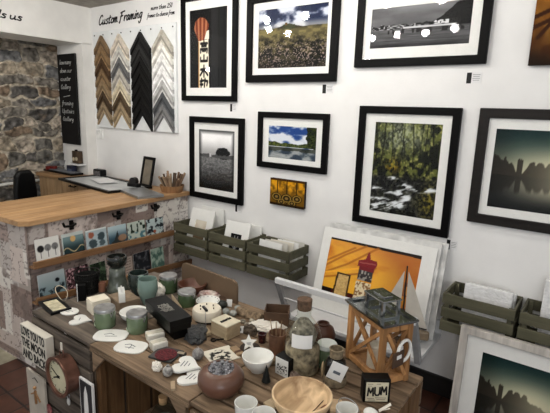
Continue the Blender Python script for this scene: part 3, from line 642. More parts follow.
obj('carcass', MB().box((LEN/2+.01, DEP/2, (CT-.032)/2), (LEN-.06, DEP-.08, CT-.034)), mat('counter_carcass', (.35, .3, .27), .7), t)
CLAD = paint_mat('vintage_paper', .6)
painted('front_panel', (.02, .03, .0), (LEN-.02, 0, 0), (0, 0, CT-.033), 190, 130, p_collage(3, 7, 5), CLAD, t, thick=.012)
# end panel facing the camera side
painted('end_panel', (.018, DEP-.02, 0), (0, -(DEP-.05), 0), (0, 0, CT-.033), 90, 130, p_collage(8, 3.2, 5), CLAD, t, thick=.012)
RAIL = wood('rail_wood', (.42, .30, .20), (.58, .44, .31), 'x', .5)
for z0, z1, x1 in ((.70, .665, LEN-.235), (.475, .37, LEN-.03)):
    rail = obj('card_rail', MB().bar((.01, -.035, z0), (x1, -.035, z1), .02, .042), RAIL, t, bevel=.002)
    obj('rail_shelf', MB().bar((.01, -.01, z0-.016), (x1, -.01, z1-.016), .05, .012), RAIL, t)
IRON = mat('black_iron', (.07, .065, .06), .45, .6)
for x in (.30, .665, 1.01):
    hk = obj('hook', MB().box((x, .014, .885), (.026, .01, .06)).tube([(x, .006, .9), (x, -.03, .9), (x-.03, -.045, .895), (x-.085, -.045, .9), (x-.095, -.045, .925)], .008), IRON, t, smooth=True)
# greeting cards standing in the rails
CARDM = paint_mat('card_print', .35, .3)
def c_trees(u, v):
    im = C3((.86, .86, .84), u)
    for x in (.2, .5, .8): im = over(im, (.12, .12, .13) if x < .4 else (.45, .45, .45), ss(.16, .12, np.hypot(u-x, (v-.6)))); im = over(im, (.2, .2, .2), ((np.abs(u-x) < .015) & (v > .2) & (v < .6)).astype(float))
    im = over(im, (.5, .42, .35), (v < .12).astype(float)); return im
def c_moon(u, v):
    im = mix(C3((.12, .2, .22), u), C3((.45, .55, .56), u), ss(.3, .8, v)); im = over(im, (.82, .67, .44), ss(.14, .11, np.hypot(u-.5, v-.75))); im = over(im, (.85, .87, .85), ((v > .86) | (u < .04)).astype(float)*.8)
    im = over(im, (.72, .66, .5), ss(.03, .015, np.abs(v-.3-.1*np.sin(u*9)))); return over(im, (.06, .1, .12), (v < .16).astype(float))
def c_plants(u, v):
    im = C3((.66, .72, .74), u)
    for x, y, r, c in ((.25, .75, .16, (.60, .36, .28)), (.3, .35, .22, (.25, .3, .32)), (.72, .62, .2, (.22, .28, .3)), (.75, .3, .17, (.3, .36, .38))): im = over(im, c, ss(r, r-.05, np.hypot(u-x, v-y)+.06*(vn(u*14, v*14, 3)-.5)))
    return over(im, (.85, .87, .86), (v > .93).astype(float))
def c_harbour(u, v):
    im = mix(C3((.2, .3, .36), u), C3((.7, .78, .8), u), ss(.3, .9, v)); im = over(im, (.18, .2, .2), inpoly(u, v, [(.1, .2), (.3, .3), (.5, .75), (.6, .3), (.9, .25), (.8, .1), (.2, .1)])); im = over(im, (.66, .5, .38), ss(.3, .2, np.hypot(u-.75, (v-.35)*1.5))*.8); return over(im, (.12, .16, .2), (v < .1).astype(float))
def c_leaves(u, v):
    im = C3((.72, .76, .72), u); im = over(im, (.14, .2, .16), ss(.5, .56, vn(u*9, v*6, 3))*ss(.4, .5, v)); return over(im, (.3, .46, .5), ss(.5, .58, vn(u*8, v*7, 9))*ss(.5, .4, v))
def c_birds(u, v):
    im = C3((.7, .76, .76), u); im = over(im, (.16, .18, .2), ss(.52, .6, fbm(u*7, v*7, 5))); return over(im, (.62, .34, .25), ss(.1, .07, np.hypot(u-.45, v-.3)))
def c_deer(u, v):
    im = mix(C3((.42, .52, .55), u), C3((.74, .78, .79), u), v); im = over(im, (.16, .2, .22), ss(.55, .62, fbm(u*6, v*4, 3))*ss(.5, .4, v)); return over(im, (.08, .08, .1), ss(.1, .07, np.hypot(u-.7, v-.62)))
def c_floral(u, v):
    im = C3((.3, .2, .22), u); im = over(im, (.75, .6, .62), ss(.55, .65, vn(u*14, v*14, 4))); return over(im, (.12, .09, .1), ss(.6, .7, vn(u*17, v*17, 8)))
def c_green(u, v): return mix(C3((.1, .14, .1), u), C3((.3, .38, .28), u), ss(.4, .7, fbm(u*6, v*6, 5)))
def c_text(u, v):
    im = C3((.68, .62, .58), u); return over(im, (.3, .26, .24), ((np.sin(v*44) > .4) & (u > .15) & (u < .85) & (vn(u*22, v*40, 2) > .35)).astype(float)*.7)
def c_night(u, v): return mix(C3((.12, .13, .15), u), C3((.42, .42, .44), u), ss(.45, .75, fbm(u*5, v*5, 9)))
def c_teal(u, v): return mix(C3((.3, .42, .38), u), C3((.66, .74, .68), u), ss(.35, .7, fbm(u*5, v*6, 7)))
UP = [(.041, .193, .882, .695, c_trees, 'greeting card of three round trees, upper rail nearest the counter corner'), (.212, .362, .878, .69, c_moon, 'dark teal greeting card with an orange sun on the upper rail'),
      (.38, .54, .867, .685, c_plants, 'pale blue greeting card with dark plants and a red pot, upper rail'), (.553, .706, .857, .68, c_harbour, 'blue greeting card with a tan harbour shape on the upper rail'),
      (.718, .878, .854, .675, c_leaves, 'greeting card with dark green leaves on the upper rail'), (.893, 1.06, .845, .67, c_birds, 'pale greeting card with dark birds, rightmost on the upper rail')]
LO = [(.042, .215, .66, .47, c_deer, 'grey blue greeting card with a black deer, lower rail at the counter corner'), (.225, .385, .645, .455, c_floral, 'dark floral greeting card on the lower rail'), (.4, .52, .63, .44, c_green, 'dark green greeting card behind the wire basket, lower rail'),
      (.655, .75, .605, .43, c_text, 'tan greeting card of printed lines beside the tall glass pillar'), (.765, .915, .61, .415, c_night, 'dark grey greeting card on the lower rail'), (.93, 1.06, .605, .405, c_teal, 'teal green greeting card, rightmost on the lower rail')]
for row in (UP, LO):
    for x0, x1, zt, zb, fn, lb in row:
        zt -= .036
        c = thing('greeting_card', lb, 'card', A + dirc*x0 - Vector((-nrm.x, -nrm.y, 0))*.022 + Vector((0, 0, zb)), rzc, 'greeting cards in the counter rails')
        c.rotation_euler = Euler((-.1, 0, rzc))
        painted('front', (0, 0, 0), (x1-x0, 0, 0), (0, 0, zt-zb), 36, 40, fn, CARDM, c, thick=.0015)
        obj('back', MB().box(((x1-x0)/2, .004, (zt-zb)/2), (x1-x0, .0015, zt-zb)), ENV[0], c)
# ------------------------------------------------------------------ desk along the picture wall
DA, DB = Vector((-4.6, 2.225, 0)), Vector((-3.425, 2.349, 0)); dd = (DB-DA).normalized(); rzd = math.atan2(dd.y, dd.x); DL = (DB-DA).length
t = thing('wooden_desk', 'plank fronted wooden desk along the picture wall behind the counter', 'desk', DA, rzd)
DW = wood('desk_wood', (.50, .40, .29), (.66, .55, .42), 'z', .5)
DX = wood('desk_top_wood', (.52, .39, .265), (.70, .56, .41), 'x', .45)
obj('top', MB().prism([(0, 0), (DL, 0), (DL, .232), (.51, .295), (.505, .208), (0, .255)], CT-.034, CT), DX, t, bevel=.003)
for k in range(9): obj('front_plank', MB().box((.075+k*.1205, .03, (CT-.034)/2), (.116, .02, CT-.034)), DW, t, bevel=.003)
obj('end_panel', MB().box((.012, .14, (CT-.034)/2), (.02, .2, CT-.036)), DW, t)
obj('handle', MB().tube([(.52, .012, .885), (.52, -.012, .88), (.6, -.012, .88), (.6, .012, .885)], .006), IRON, t)
# ------------------------------------------------------------------ things on the desk and the counter top
GB = mat('black_plastic', (.025, .025, .028), .4, var=.2, spec=.2)
def flat_frame(label, pts, th, fb, inner, z=CT, cat='picture frame', name='flat_picture'):
    # pts: 3 px corners a, b, c on the surface
    a, b, c = [at(*p, z) for p in pts]; U = b-a; V = c-b; V = V-U*(V.dot(U)/U.dot(U)); w, hgt = U.length, V.length
    side = 1 if U.x*V.y-U.y*V.x > 0 else -1
    if side < 0: a, U = b, -U
    t = thing(name, label, cat, a, math.atan2(U.y, U.x))
    M = Matrix.Rotation(-PI/2, 4, 'X')
    mb = MB().ring((0, w, 0, hgt), (fb, w-fb, fb, hgt-fb), -th, 0); bmesh.ops.transform(mb.bm, matrix=Matrix(((1, 0, 0, 0), (0, 0, 1, 0), (0, -1, 0, 0), (0, 0, 0, 1))), verts=mb.bm.verts)
    obj('frame', mb, GB, t, bevel=.003)
    obj('panel', MB().box((w/2, hgt/2, th*.35), (w-2*fb+.004, hgt-2*fb+.004, th*.5)), inner, t)
    return t
PALE = mat('pale_backing', (.72, .73, .73), .3, var=.04)
flat_frame('large black frame lying flat on the desk beside the wall', [(58, 180), (108, 194), (137, 185)], .02, .03, PALE)
o = obj('paper_sheet', MB().box((0, 0, .001), (.3, .16, .0016), 0), mat('white_paper', (.88, .88, .88), .7, var=.01)); P = at(104, 180.5, CT+.021); o.location = P; o.rotation_euler = (0, 0, -.3); tag(o, 'white sheets lying on the flat black frame', 'paper')
P = at(62, 172.5, CT); t = thing('keyboard', 'black keyboard at the left end of the desk', 'keyboard', P, rzd-.1)
obj('case', MB().box((.02, .0, .01), (.52, .13, .02)), GB, t, bevel=.004)
for r_ in range(3): obj('key_row', MB().box((.02, -.035+r_*.035, .023), (.48, .026, .006)), mat('grey_keys', (.42, .43, .45), .45), t)
P = at(100, 177, CT); t = thing('radio', 'small black oblong speaker against the wall on the desk', 'speaker', (P.x, min(P.y, 2.53), CT), .05)
obj('cabinet', MB().box((0, 0, .038), (.135, .06, .076)), GB, t, bevel=.012)
obj('grille', MB().box((0, -.031, .038), (.09, .003, .045)), mat('grey_grille', (.33, .32, .32), .6, var=.4, scale=80), t, bevel=.001)
P = at(77.5, 158, 1.02)
t = thing('wooden_box', 'small dark wooden box with two pale discs on the ledge below the chalkboard', 'box', (-4.24, 2.465, 1.07), 0)
obj('body', MB().box((0, 0, .06), (.11, .05, .12)), mat('dark_box_wood', (.25, .2, .15), .6, var=.3), t, bevel=.003)
for x, z in ((-.025, .04), (.027, .045)): obj('disc', MB().cyl((x, -.025, z), (x, -.03, z), .018), mat('cream_disc', (.75, .7, .6), .5), t)
obj('clasp', MB().box((0, -.01, .127), (.02, .02, .014)), GB, t)
t = thing('ledge', 'small shelf ledge under the chalkboard holding two boxes', 'shelf', (-4.24, RY-.001, 1.055))
obj('board', MB().box((0, -.04, .006), (.2, .08, .012)), WP, t)
P = at(77, 173, CT); t = thing('storage_tin', 'dark blue box standing on the desk below the small wooden box', 'box', (P.x, min(P.y, 2.43), CT), 0)
obj('body', MB().box((0, 0, .04), (.11, .05, .08)), mat('navy_tin', (.1, .12, .2), .4), t, bevel=.004); obj('label_panel', MB().box((0, -.026, .035), (.07, .002, .03)), mat('tin_label', (.3, .34, .42), .5), t)
for px, lb in ((49, 'left small red pot on the desk by the stone wall'), (54.5, 'right small red pot on the desk by the stone wall')):
    P = at(px, 171, CT); t = thing('red_pot', lb, 'pot', P, 0, 'small red pots')
    obj('pot', MB().lathe([(0, 0), (.025, 0), (.032, .05), (.028, .05), (.022, .008), (0, .008)]), mat('red_glaze', (.38, .12, .1), .35), t, smooth=True)
P = at(62, 167, CT); t = thing('bowl', 'grey white bowl on the desk in front of the opening', 'bowl', P)
obj('bowl_body', MB().lathe([(0, 0), (.05, 0), (.1, .085), (.095, .085), (.045, .01), (0, .01)]), mat('grey_bowl', (.62, .62, .62), .5), t, smooth=True)
# standing photo frame
P = at(146, 187, CT); t = thing('standing_photo', 'small black standing photo frame with plain centre on the corner worktop', 'picture frame', (P.x, min(P.y, 2.54), CT)); t.rotation_euler = (-.2, 0, -.1)
obj('frame', MB().ring((-.085, .085, 0, .26), (-.062, .062, .024, .236), -.016, 0), GB, t, bevel=.003)
obj('picture_panel', MB().box((0, -.004, .13), (.128, .006, .216)), mat('taupe_print', (.45, .42, .37), .5), t)
P = at(140, 187, CT); t = thing('tape_dispenser', 'black tape dispenser in front of the standing photo frame', 'dispenser', (P.x, P.y-.06, CT), .2)
obj('base', MB().box((0, 0, .02), (.12, .05, .04)), GB, t, bevel=.01); obj('roll', MB().cyl((0, -.02, .055), (0, .02, .055), .035, n=24), mat('tape_roll', (.12, .11, .11), .3), t)
def slab(name, label, cat, pts, th, mt, z, bev=.003, part='body'):
    a, b, c = [at(*p, z+th) for p in pts]; U = b-a; V = c-b; V = V-U*(V.dot(U)/U.dot(U)); cen = a+U/2+V/2
    t = thing(name, label, cat, (cen.x, cen.y, z), math.atan2(U.y, U.x)); obj(part, MB().box((0, 0, th/2), (U.length, V.length, th)), mt, t, bevel=bev); t['w'] = U.length; t['d'] = V.length; return t
t = slab('laptop', 'closed silver laptop on the oak counter top', 'laptop', [(119.5, 190), (138, 197.5), (160, 193.5)], .016, mat('silver_aluminium', (.66, .67, .68), .3, .85, var=.03), CT, .004, 'base')
obj('lid', MB().box((0, 0, .019), (t['w'], t['d'], .005)), mat('silver_aluminium', (.66, .67, .68), .3, .85), t, bevel=.002)
P = at(172, 191.5, CT); t = thing('pencil_basket', 'round wooden basket packed with brown twig pencils on the counter end', 'basket', P)
obj('basket_wall', MB().lathe([(0, 0), (.085, 0), (.1, .055), (.094, .055), (.08, .008), (0, .008)]), wood('basket_wood', (.5, .36, .24), (.68, .53, .38), 'z'), t, smooth=True)
for k in range(26):
    a = random.uniform(0, 2*PI); r = random.uniform(.015, .072); d = Vector((math.cos(a), math.sin(a), 0))
    p = t.location + d*r*.7 + Vector((0, 0, .01)); q = t.location + d*(r*1.75) + Vector((0, 0, random.uniform(.11, .165)))
    o = obj('twig_pencil', MB().cyl((0, 0, 0), q-p, .0085, .0085, 8), mat(f'twig_{k % 4}', [(.42, .33, .26), (.55, .45, .36), (.30, .24, .19), (.62, .53, .43)][k % 4], .7), smooth=True); o.location = p
    tag(o, 'brown twig pencil standing in the round wooden basket', 'pencil', 'twig pencils in the basket')
# office chair
t = thing('office_chair', 'black office chair behind the counter in front of the stone wall', 'chair', (-3.82, 1.875, 0), math.radians(100))
ob = obj('backrest', MB().prism([(-.1, .55), (.1, .55), (.1, .9), (.085, 1.03), (.05, 1.075), (-.05, 1.075), (-.085, 1.03), (-.1, .9)], -.03, .03, Matrix.Translation((0, .2, 0)) @ Matrix.Rotation(PI/2, 4, 'X')), GB, t, bevel=.02, seg=3)
obj('seat', MB().box((0, 0, .47), (.46, .44, .08)), GB, t, bevel=.03); obj('column', MB().cyl((0, 0, .08), (0, 0, .44), .03), GB, t)
obj('back_stem', MB().bar((0, .15, .46), (0, .22, .62), .05, .02), GB, t)
for k in range(5): a = k*2*PI/5; obj('base_arm', MB().bar((0, 0, .09), (.28*math.cos(a), .28*math.sin(a), .05), .04, .03).sphere((.28*math.cos(a), .28*math.sin(a), .03), .03, n=10), GB, t)
# ------------------------------------------------------------------ the table of upended crates
ZT = .66
YF = at(88, 344.4, ZT).y
XA0, XAB, XBC, XC1 = at(29.4, 311.5, ZT).x-.0, at(88.5, 344.6, ZT).x, at(188, 402, ZT).x, at(424.5, 376.5, ZT).x
YB = 1.70; YBC = at(424.5, 376.5, ZT).y
GRW = wood('grey_crate_wood', (.22, .20, .18), (.47, .425, .38), 'x', .75, bump=.4)
GRZ = wood('grey_crate_side', (.29, .24, .20), (.45, .39, .33), 'z', .75, bump=.4)
BRX = wood('brown_crate_wood', (.28, .23, .18), (.58, .49, .395), 'x', .7, bump=.4)
BRZ = wood('brown_crate_side', (.30, .21, .13), (.48, .36, .24), 'z', .7, bump=.4)
BRY = wood('brown_crate_end', (.34, .25, .17), (.52, .41, .30), 'y', .7, bump=.4)
def crate(label, x0, x1, y1, wx, wz, closed, nb, gap):
    W, Dp = x1-x0-.006, y1-YF; t = thing('table_crate', label, 'crate', (x0+.003, YF, 0)); T = .016
    bw = Dp/nb
    for k in range(nb): obj('top_board', MB().box((W/2, bw*(k+.5), ZT-T/2), (W, bw-gap, T)), wx, t, bevel=.002)
    hs = (ZT-T)/6
    if closed:
        for k in range(6): obj('front_board', MB().box((W/2, T/2+.002, hs*(k+.5)-.006), (W, T, hs-.016)), wx, t, bevel=.003)
    else:
        obj('front_rail', MB().box((W/2, T/2+.001, ZT-T-.007), (W, T, .012)), wx, t, bevel=.002); obj('front_rail', MB().box((W/2, T/2, .03), (W, T, .06)), wx, t, bevel=.002)
        for x, sg in ((T, 1), (W-T, -1)): obj('corner_bracket', MB().prism([(x, ZT-T-.014), (x+sg*.085, ZT-T-.014), (x, ZT-T-.105)], .002, .018, Matrix(((1, 0, 0, 0), (0, 0, 1, 0), (0, 1, 0, 0), (0, 0, 0, 1)))), wx, t, bevel=.002)
    nv = 5; vw = (Dp-2*T)/nv
    for x in (T/2, W-T/2):
        for k in range(nv): obj('side_board', MB().box((x, T+vw*(k+.5), (ZT-T)/2), (T, vw-.018, ZT-T-.004)), wz, t, bevel=.002)
    for k in range(6): obj('back_board', MB().box((W/2, Dp-T/2, hs*(k+.5)), (W, T, hs-.012)), wx, t, bevel=.002)
    for x in (T+.014, W-T-.014):
        for y in (T+.016, Dp-T-.016): obj('corner_post', MB().box((x, y, (ZT-T)/2), (.026, .026, ZT-T-.006)), wz, t, bevel=.002)
    obj('inner_shelf', MB().box((W/2, Dp/2, .20), (W-2*T-.002, Dp-2*T-.004, .014)), wx, t)
    return t
crate('grey weathered crate under the sign and clock, left end of the table', XA0, XAB, YB, GRW, GRZ, True, 6, .013)
crate('brown open crate in the middle of the table with a glass bottle inside', XAB, XBC, YB, BRX, BRZ, False, 6, .007)
crate('long brown crate under the wooden lantern, right end of the table', XBC, XC1, YBC, BRX, BRZ, True, 9, .011)
def B(px, py, z=None): P = at(px, py, ZT if z is None else z); return P, mpp(P)
def top_px(px, py, dz): return at(px, py, ZT+dz)
def quad(pts, z):                     # rectangle from three picture corners on height z
    a, b, c = [at(*p, z) for p in pts]; U = b-a; V = c-b; V = V-U*(V.dot(U)/U.dot(U))
    if U.x*V.y-U.y*V.x < 0: a = a+V; V = -V
    return a, U, V
def block(name, label, cat, pts, dz, th, mt, part='body', bev=.003, group=None):
    a, U, V = quad(pts, ZT+dz); t = thing(name, label, cat, (a.x, a.y, ZT+dz-th), math.atan2(U.y, U.x), group)
    w, d = U.length, V.length; obj(part, MB().box((w/2, d/2, th/2), (w, d, th)), mt, t, bevel=bev); return t, w, d
CERAM = mat('white_ceramic', (.87, .87, .85), .25, var=.02, coat=.3)
CREAM = mat('cream_wax', (.85, .82, .75), .6, var=.03)
STL = mat('brushed_steel', (.68, .68, .68), .3, .8, var=.15, scale=30)
GRN = mat('green_glass', (.36, .42, .32), .12, var=.15, scale=8, coat=.6)
GRN2 = mat('dark_green_glass', (.25, .32, .22), .12, var=.2, scale=8, coat=.6)
DRAW = mat('grey_drawing', (.35, .37, .40), .7)
def jar(label, px, py, wpx, hpx, lid=STL, g=GRN):
    P, s = B(px, py); r = wpx*s/2; h = hpx*s/.87; t = thing('candle_jar', label, 'jar', P, 0, 'green candle jars')
    jb_ = obj('jar_body', MB().lathe([(0, 0), (r*.93, 0), (r*.98, .006), (r, .02), (r, h*.72), (r*.93, h*.8), (r*.9, h*.84), (0, h*.84)]), g, t, smooth=True)
    obj('rubber_seal', MB().lathe([(r*.9, h*.80), (r*.97, h*.815), (r*.97, h*.84), (r*.9, h*.85)]), mat('pale_seal', (.66, .67, .62), .5), t, smooth=True)
    ld_ = obj('lid', MB().lathe([(r*.94, h*.84), (r*1.0, h*.85), (r*1.0, h*.95), (r*.95, h), (r*.8, h*.985), (0, h*.985)]), lid, t, smooth=True)
    obj('clasp', MB().tube([(r*.98, -r*.2, h*.9), (r*1.12, -r*.1, h*.78), (r*1.03, 0, h*.6), (r*1.12, r*.1, h*.78), (r*.98, r*.2, h*.9)], .002, 6), STL, ld_)
    obj('label_sticker', MB().prism([((r+.0015)*math.cos(a), (r+.0015)*math.sin(a)) for a in np.linspace(-2.6, -1.7, 8)]+[((r-.001)*math.cos(a), (r-.001)*math.sin(a)) for a in np.linspace(-1.7, -2.6, 8)], h*.12, h*.2), mat('jar_print', (.6, .66, .56), .5), jb_)
    return t
jar('green candle jar with steel lid at the table front left, by the white heart', 105.5, 325.5, 20.5, 17.5)
jar('green candle jar with steel lid in front of the white bowl and black boxes', 137.5, 330.5, 20.5, 17.5)
jar('dark green candle jar with steel lid at the back beside the teal vase', 168.5, 291, 18, 15, g=GRN2)
jar('dark green candle jar with steel lid in front of the terracotta bowl', 187, 304.5, 18, 13, g=GRN2)
jar('green candle jar with a white lid beside the big corked bottle', 326, 365, 20, 21, mat('white_lid', (.78, .80, .78), .35, var=.04))
def heart_poly(s, n=28):
    return [(s*16*math.sin(a)**3/17, s*(13*math.cos(a)-5*math.cos(2*a)-2*math.cos(3*a)-math.cos(4*a))/17) for a in np.linspace(0, 2*PI, n, endpoint=False)][::-1]
def plaque(name, label, cat, px, py, poly, rz, th=.006, mt=CERAM, lines=(), z=0):
    P, s = B(px, py, ZT+z); t = thing(name, label, cat, P, rz); obj('plate', MB().prism(poly, 0, th), mt, t, bevel=.002)
    if lines:
        mb = MB()
        for a, b in lines: mb.bar((*a, th+.0004), (*b, th+.0004), .003, .0008)
        obj('drawing', mb, DRAW, t)
    return t
def ell(a, b, n=28, p=2): return [(a*abs(math.cos(t))**(2/p)*(1 if math.cos(t) >= 0 else -1), b*abs(math.sin(t))**(2/p)*(1 if math.sin(t) >= 0 else -1)) for t in np.linspace(0, 2*PI, n, endpoint=False)]
t = flat_frame('small black frame with cream picture lying at the table left corner', [(38, 304), (51, 316), (67, 306)], .014, .016, mat('cream_print', (.74, .71, .6), .5, var=.15, scale=40), ZT)
P, s = B(62, 300); tag(obj('wire_loop', MB().tube([(P.x+.035*math.cos(a)*1.3, P.y+.02*math.sin(a), ZT+.004+.06*abs(math.sin(a/2+.3))) for a in np.linspace(0, 2*PI, 20)], .002, 6), mat('pale_wire', (.72, .68, .6), .4)), 'pale bent wire loop behind the small flat black frame', 'wire')
plaque('ceramic_disc', 'white oval ceramic disc between the flat frame and the white heart', 'coaster', 69.5, 312, ell(.047, .038), .2, lines=(((-.02, 0), (.02, .004)), ((-.012, -.012), (.012, -.01))))
plaque('ceramic_heart', 'white ceramic heart lying left of the front candle jar', 'heart', 80, 320.5, heart_poly(.055), 2.2, lines=(((-.01, 0), (.015, .004)),))
plaque('ceramic_plate', 'white rounded ceramic plate in front of the left candle jar', 'plate', 111, 336, ell(.073, .052, 28, 3), .6, lines=(((-.03, .0), (-.005, .012)), ((-.005, .012), (.015, 0)), ((-.02, -.015), (.03, -.01))))
plaque('ceramic_plate', 'white rounded ceramic plate beside the slate coaster at the table front', 'plate', 131, 347.5, ell(.068, .05, 28, 3), .45, lines=(((-.03, .005), (-.01, .015)), ((-.01, .015), (.02, 0)), ((-.02, -.012), (.02, -.012)), ((0, -.02), (0, .01))))
# black card box with white side, basket, pillar
t, w, d = block('card_box', 'small upright black box with a white side beside the wire basket', 'box', [(77, 286), (86, 285), (88, 282.5)], .085, .085, mat('matt_black', (.02, .02, .02), .6, spec=.1))
obj('side_panel', MB().box((-.001, d/2, .0425), (.003, d-.002, .083)), mat('white_card', (.88, .88, .88), .6), t)
P, s = B(88, 292); WIRE = mat('dark_wire', (.08, .075, .07), .5, .4)
t = thing('wire_basket', 'dark round wire basket at the back left of the table', 'basket', P); R_ = .064
for z in (.003, .04, .08, .115): obj('hoop', MB().tube([(R_*(.85+z*1.2)*math.cos(a), R_*(.85+z*1.2)*math.sin(a), z) for a in np.linspace(0, 2*PI, 25)], .003, 6), WIRE, t)
for a in np.linspace(0, 2*PI, 22, endpoint=False): obj('upright_wire', MB().bar((R_*.85*math.cos(a), R_*.85*math.sin(a), 0), (R_*.99*math.cos(a), R_*.99*math.sin(a), .116), .004, .003), WIRE, t)
obj('lining', MB().lathe([(0, .002), (R_*.8, .002), (R_*.92, .1), (R_*.88, .1), (R_*.76, .008), (0, .008)]), mat('dark_lining', (.06, .06, .055), .8), t, smooth=True)
P, s = B(102, 291); t = thing('tea_light', 'small terracotta tea light pot behind the cream block', 'candle', P); obj('cup', MB().lathe([(0, 0), (.018, 0), (.022, .05), (.018, .05), (.015, .04), (0, .04)]), mat('pink_clay', (.55, .38, .3), .7), t, smooth=True)
P, s = B(118, 289.5); t = thing('glass_pillar', 'tall smoky glass candle pillar with a dark bowl top', 'candle holder', P)
obj('stem', MB().lathe([(0, 0), (.062, 0), (.064, .008), (.052, .03), (.043, .08), (.042, .125), (.036, .13), (0, .13)]), mat('smoky_glass', (.30, .32, .29), .12, var=.35, scale=18, coat=.8), t, smooth=True)
obj('bowl', MB().lathe([(0, .128), (.034, .13), (.05, .15), (.053, .18), (.05, .192), (.045, .192), (.046, .175), (.03, .15), (0, .148)]), mat('dark_smoky_glass', (.10, .11, .10), .1, var=.4, coat=.8), t, smooth=True)
t, w, d = block('cream_box', 'cream white block behind the front left candle jar', 'box', [(92, 304), (86, 298.5), (105, 294.5)], .06, .06, CREAM)
obj('lid', MB().box((w/2, d/2, .063), (w*.96, d*.96, .006)), CREAM, t, bevel=.002)
GB2 = wood('grey_box_wood', (.44, .38, .31), (.58, .51, .43), 'x', .7)
t, w, d = block('wooden_box', 'low grey brown wooden box carrying white porcelain houses', 'box', [(119, 304), (140, 298.5), (127, 290.5)], .042, .042, GB2, bev=.002)
for k in range(3): obj('lid_slat', MB().box((w/2, d*(k+.5)/3, .043), (w-.004, d/3-.002, .004)), GB2, t)
P = at(121, 300.5, ZT+.046); t = thing('porcelain_house', 'white porcelain row of small houses standing on the wooden box', 'ornament', P, -.55)
obj('house_wall', MB().box((0, .004, .024), (.062, .03, .048)), CERAM, t, bevel=.002)
for k, x in enumerate((-.02, .0, .02)):
    obj('roof', MB().prism([(x-.0105, .048), (x+.0105, .048), (x, .062)], -.011, .018, Matrix(((1, 0, 0, 0), (0, 0, 1, 0), (0, 1, 0, 0), (0, 0, 0, 1)))), CERAM, t)
    obj('chimney', MB().box((x+.007, .004, .062), (.006, .006, .018)), CERAM, t)
def bowl(name, label, px, py, r, h, mt, foot=.5, z=0, wall=.006, cat='bowl'):
    P, s = B(px, py, ZT+z); t = thing(name, label, cat, P); f = r*foot
    obj('bowl_body', MB().lathe([(0, 0), (f, 0), (f+.002, .006), (r*.82, h*.42), (r*.97, h*.8), (r, h), (r-wall*.5, h+.001), (r-wall, h*.97), (r*.8-wall, h*.45), (f-wall, .012), (0, .01)], 48), mt, t, smooth=True); return t
bowl('bowl', 'white speckled bowl behind the second candle jar', 134, 320, .065, .045, CERAM)
TEAL = mat('duck_egg_glaze', (.46, .55, .52), .12, var=.12, scale=6, coat=.8)
P, s = B(148, 303); t = thing('vase', 'glossy pale teal vase in front of a darker one', 'vase', P)
obj('body', MB().lathe([(0, 0), (.026, 0), (.034, .02), (.052, .075), (.05, .11), (.046, .132), (.042, .132), (.045, .108), (.046, .075), (.026, .015), (0, .012)]), TEAL, t, smooth=True)
obj('spout', MB().prism([(-.045, .122), (-.062, .134), (-.045, .136)], -.012, .012, Matrix.Rotation(PI/2, 4, 'X')), TEAL, t)
P, s = B(139, 294); t = thing('vase', 'dark grey green vase behind the pale teal vase', 'vase', P)
obj('body', MB().lathe([(0, 0), (.03, 0), (.05, .05), (.056, .09), (.05, .122), (.045, .122), (.05, .09), (.04, .04), (0, .02)]), mat('dark_teal_glaze', (.16, .2, .19), .15, var=.3, coat=.7), t, smooth=True)
def crumple(name, label, cat, px, py, a, b, h, mt, seed, rz=0):
    P, s = B(px, py); t = bmesh.new(); bmesh.ops.create_icosphere(t, subdivisions=4, radius=1)
    r = random.Random(seed); off = [Vector((r.uniform(-9, 9), r.uniform(-9, 9), r.uniform(-9, 9))) for _ in range(2)]
    from mathutils import noise
    for v in t.verts:
        n = noise.noise(v.co*2.2+off[0])*.55+abs(noise.noise(v.co*4.5+off[1]))*.5; q = v.co*(1+n*.55); v.co = Vector((q.x*a, q.y*b, max(0, (q.z+.55)*h*.62)))
    mb = MB(); mb.bm.free(); mb.bm = t; o = obj(name, mb, mt); o.location = P; o.rotation_euler = (0, 0, rz); return tag(o, label, cat)
TISS = mat('tissue_paper', (.86, .84, .80), .85, var=.04, bump=.4)
crumple('tissue_paper', 'crumpled white tissue paper behind the teal vase', 'paper', 156.5, 295, .045, .035, .07, TISS, 3, .4)
t = bowl('terracotta_bowl', 'wide reddish brown terracotta bowl at the back of the table', 192.5, 292.5, .079, .055, mat('terracotta', (.34, .20, .14), .4, var=.2, coat=.2), .55, wall=.01)
# black gift boxes
BLB = mat('black_box_card', (.022, .022, .021), .4, var=.3, spec=.2)
SILV = mat('silver_print', (.62, .61, .58), .4)
t, w, d = block('gift_box', 'lower black gift box under the larger black box', 'box', [(174, 327), (156, 311), (167, 306)], .062, .062, BLB)
mb = MB(); script('dot', w*.4, .012, .0014, face_M((w*.2, -.001, .03), (1, 0, 0), (0, 0, 1)), mb); obj('emblem', mb, SILV, t)
t, w, d = block('gift_box', 'large flat black gift box with silver marks on top of another', 'box', [(170, 322), (145.5, 299.5), (163, 293)], .114, .052, BLB)
obj('lid', MB().box((w/2, d/2, .04), (w+.004, d+.004, .026)), BLB, t, bevel=.002)
mb = MB(); 
for k in range(3): script(['mont', 'lune', 'dots'][k].replace('l', 'o'), w*.3, .012, .0016, face_M((w*.35, d*(.35+.16*k), .0538), (1, 0, 0), (0, 1, 0)), mb, .3)
obj('emblem', mb, SILV, t)
P, s = B(178, 309); t = thing('card_cone', 'beige card cone leaning between the black box and a candle jar', 'card', P, .6)
obj('cone', MB().cyl((0, 0, 0), (-.03, .0, .075), .022, .003, 18), mat('beige_card', (.66, .59, .49), .8), t, smooth=True)
SOAP = mat('soap_card', (.80, .79, .75), .7, var=.05)
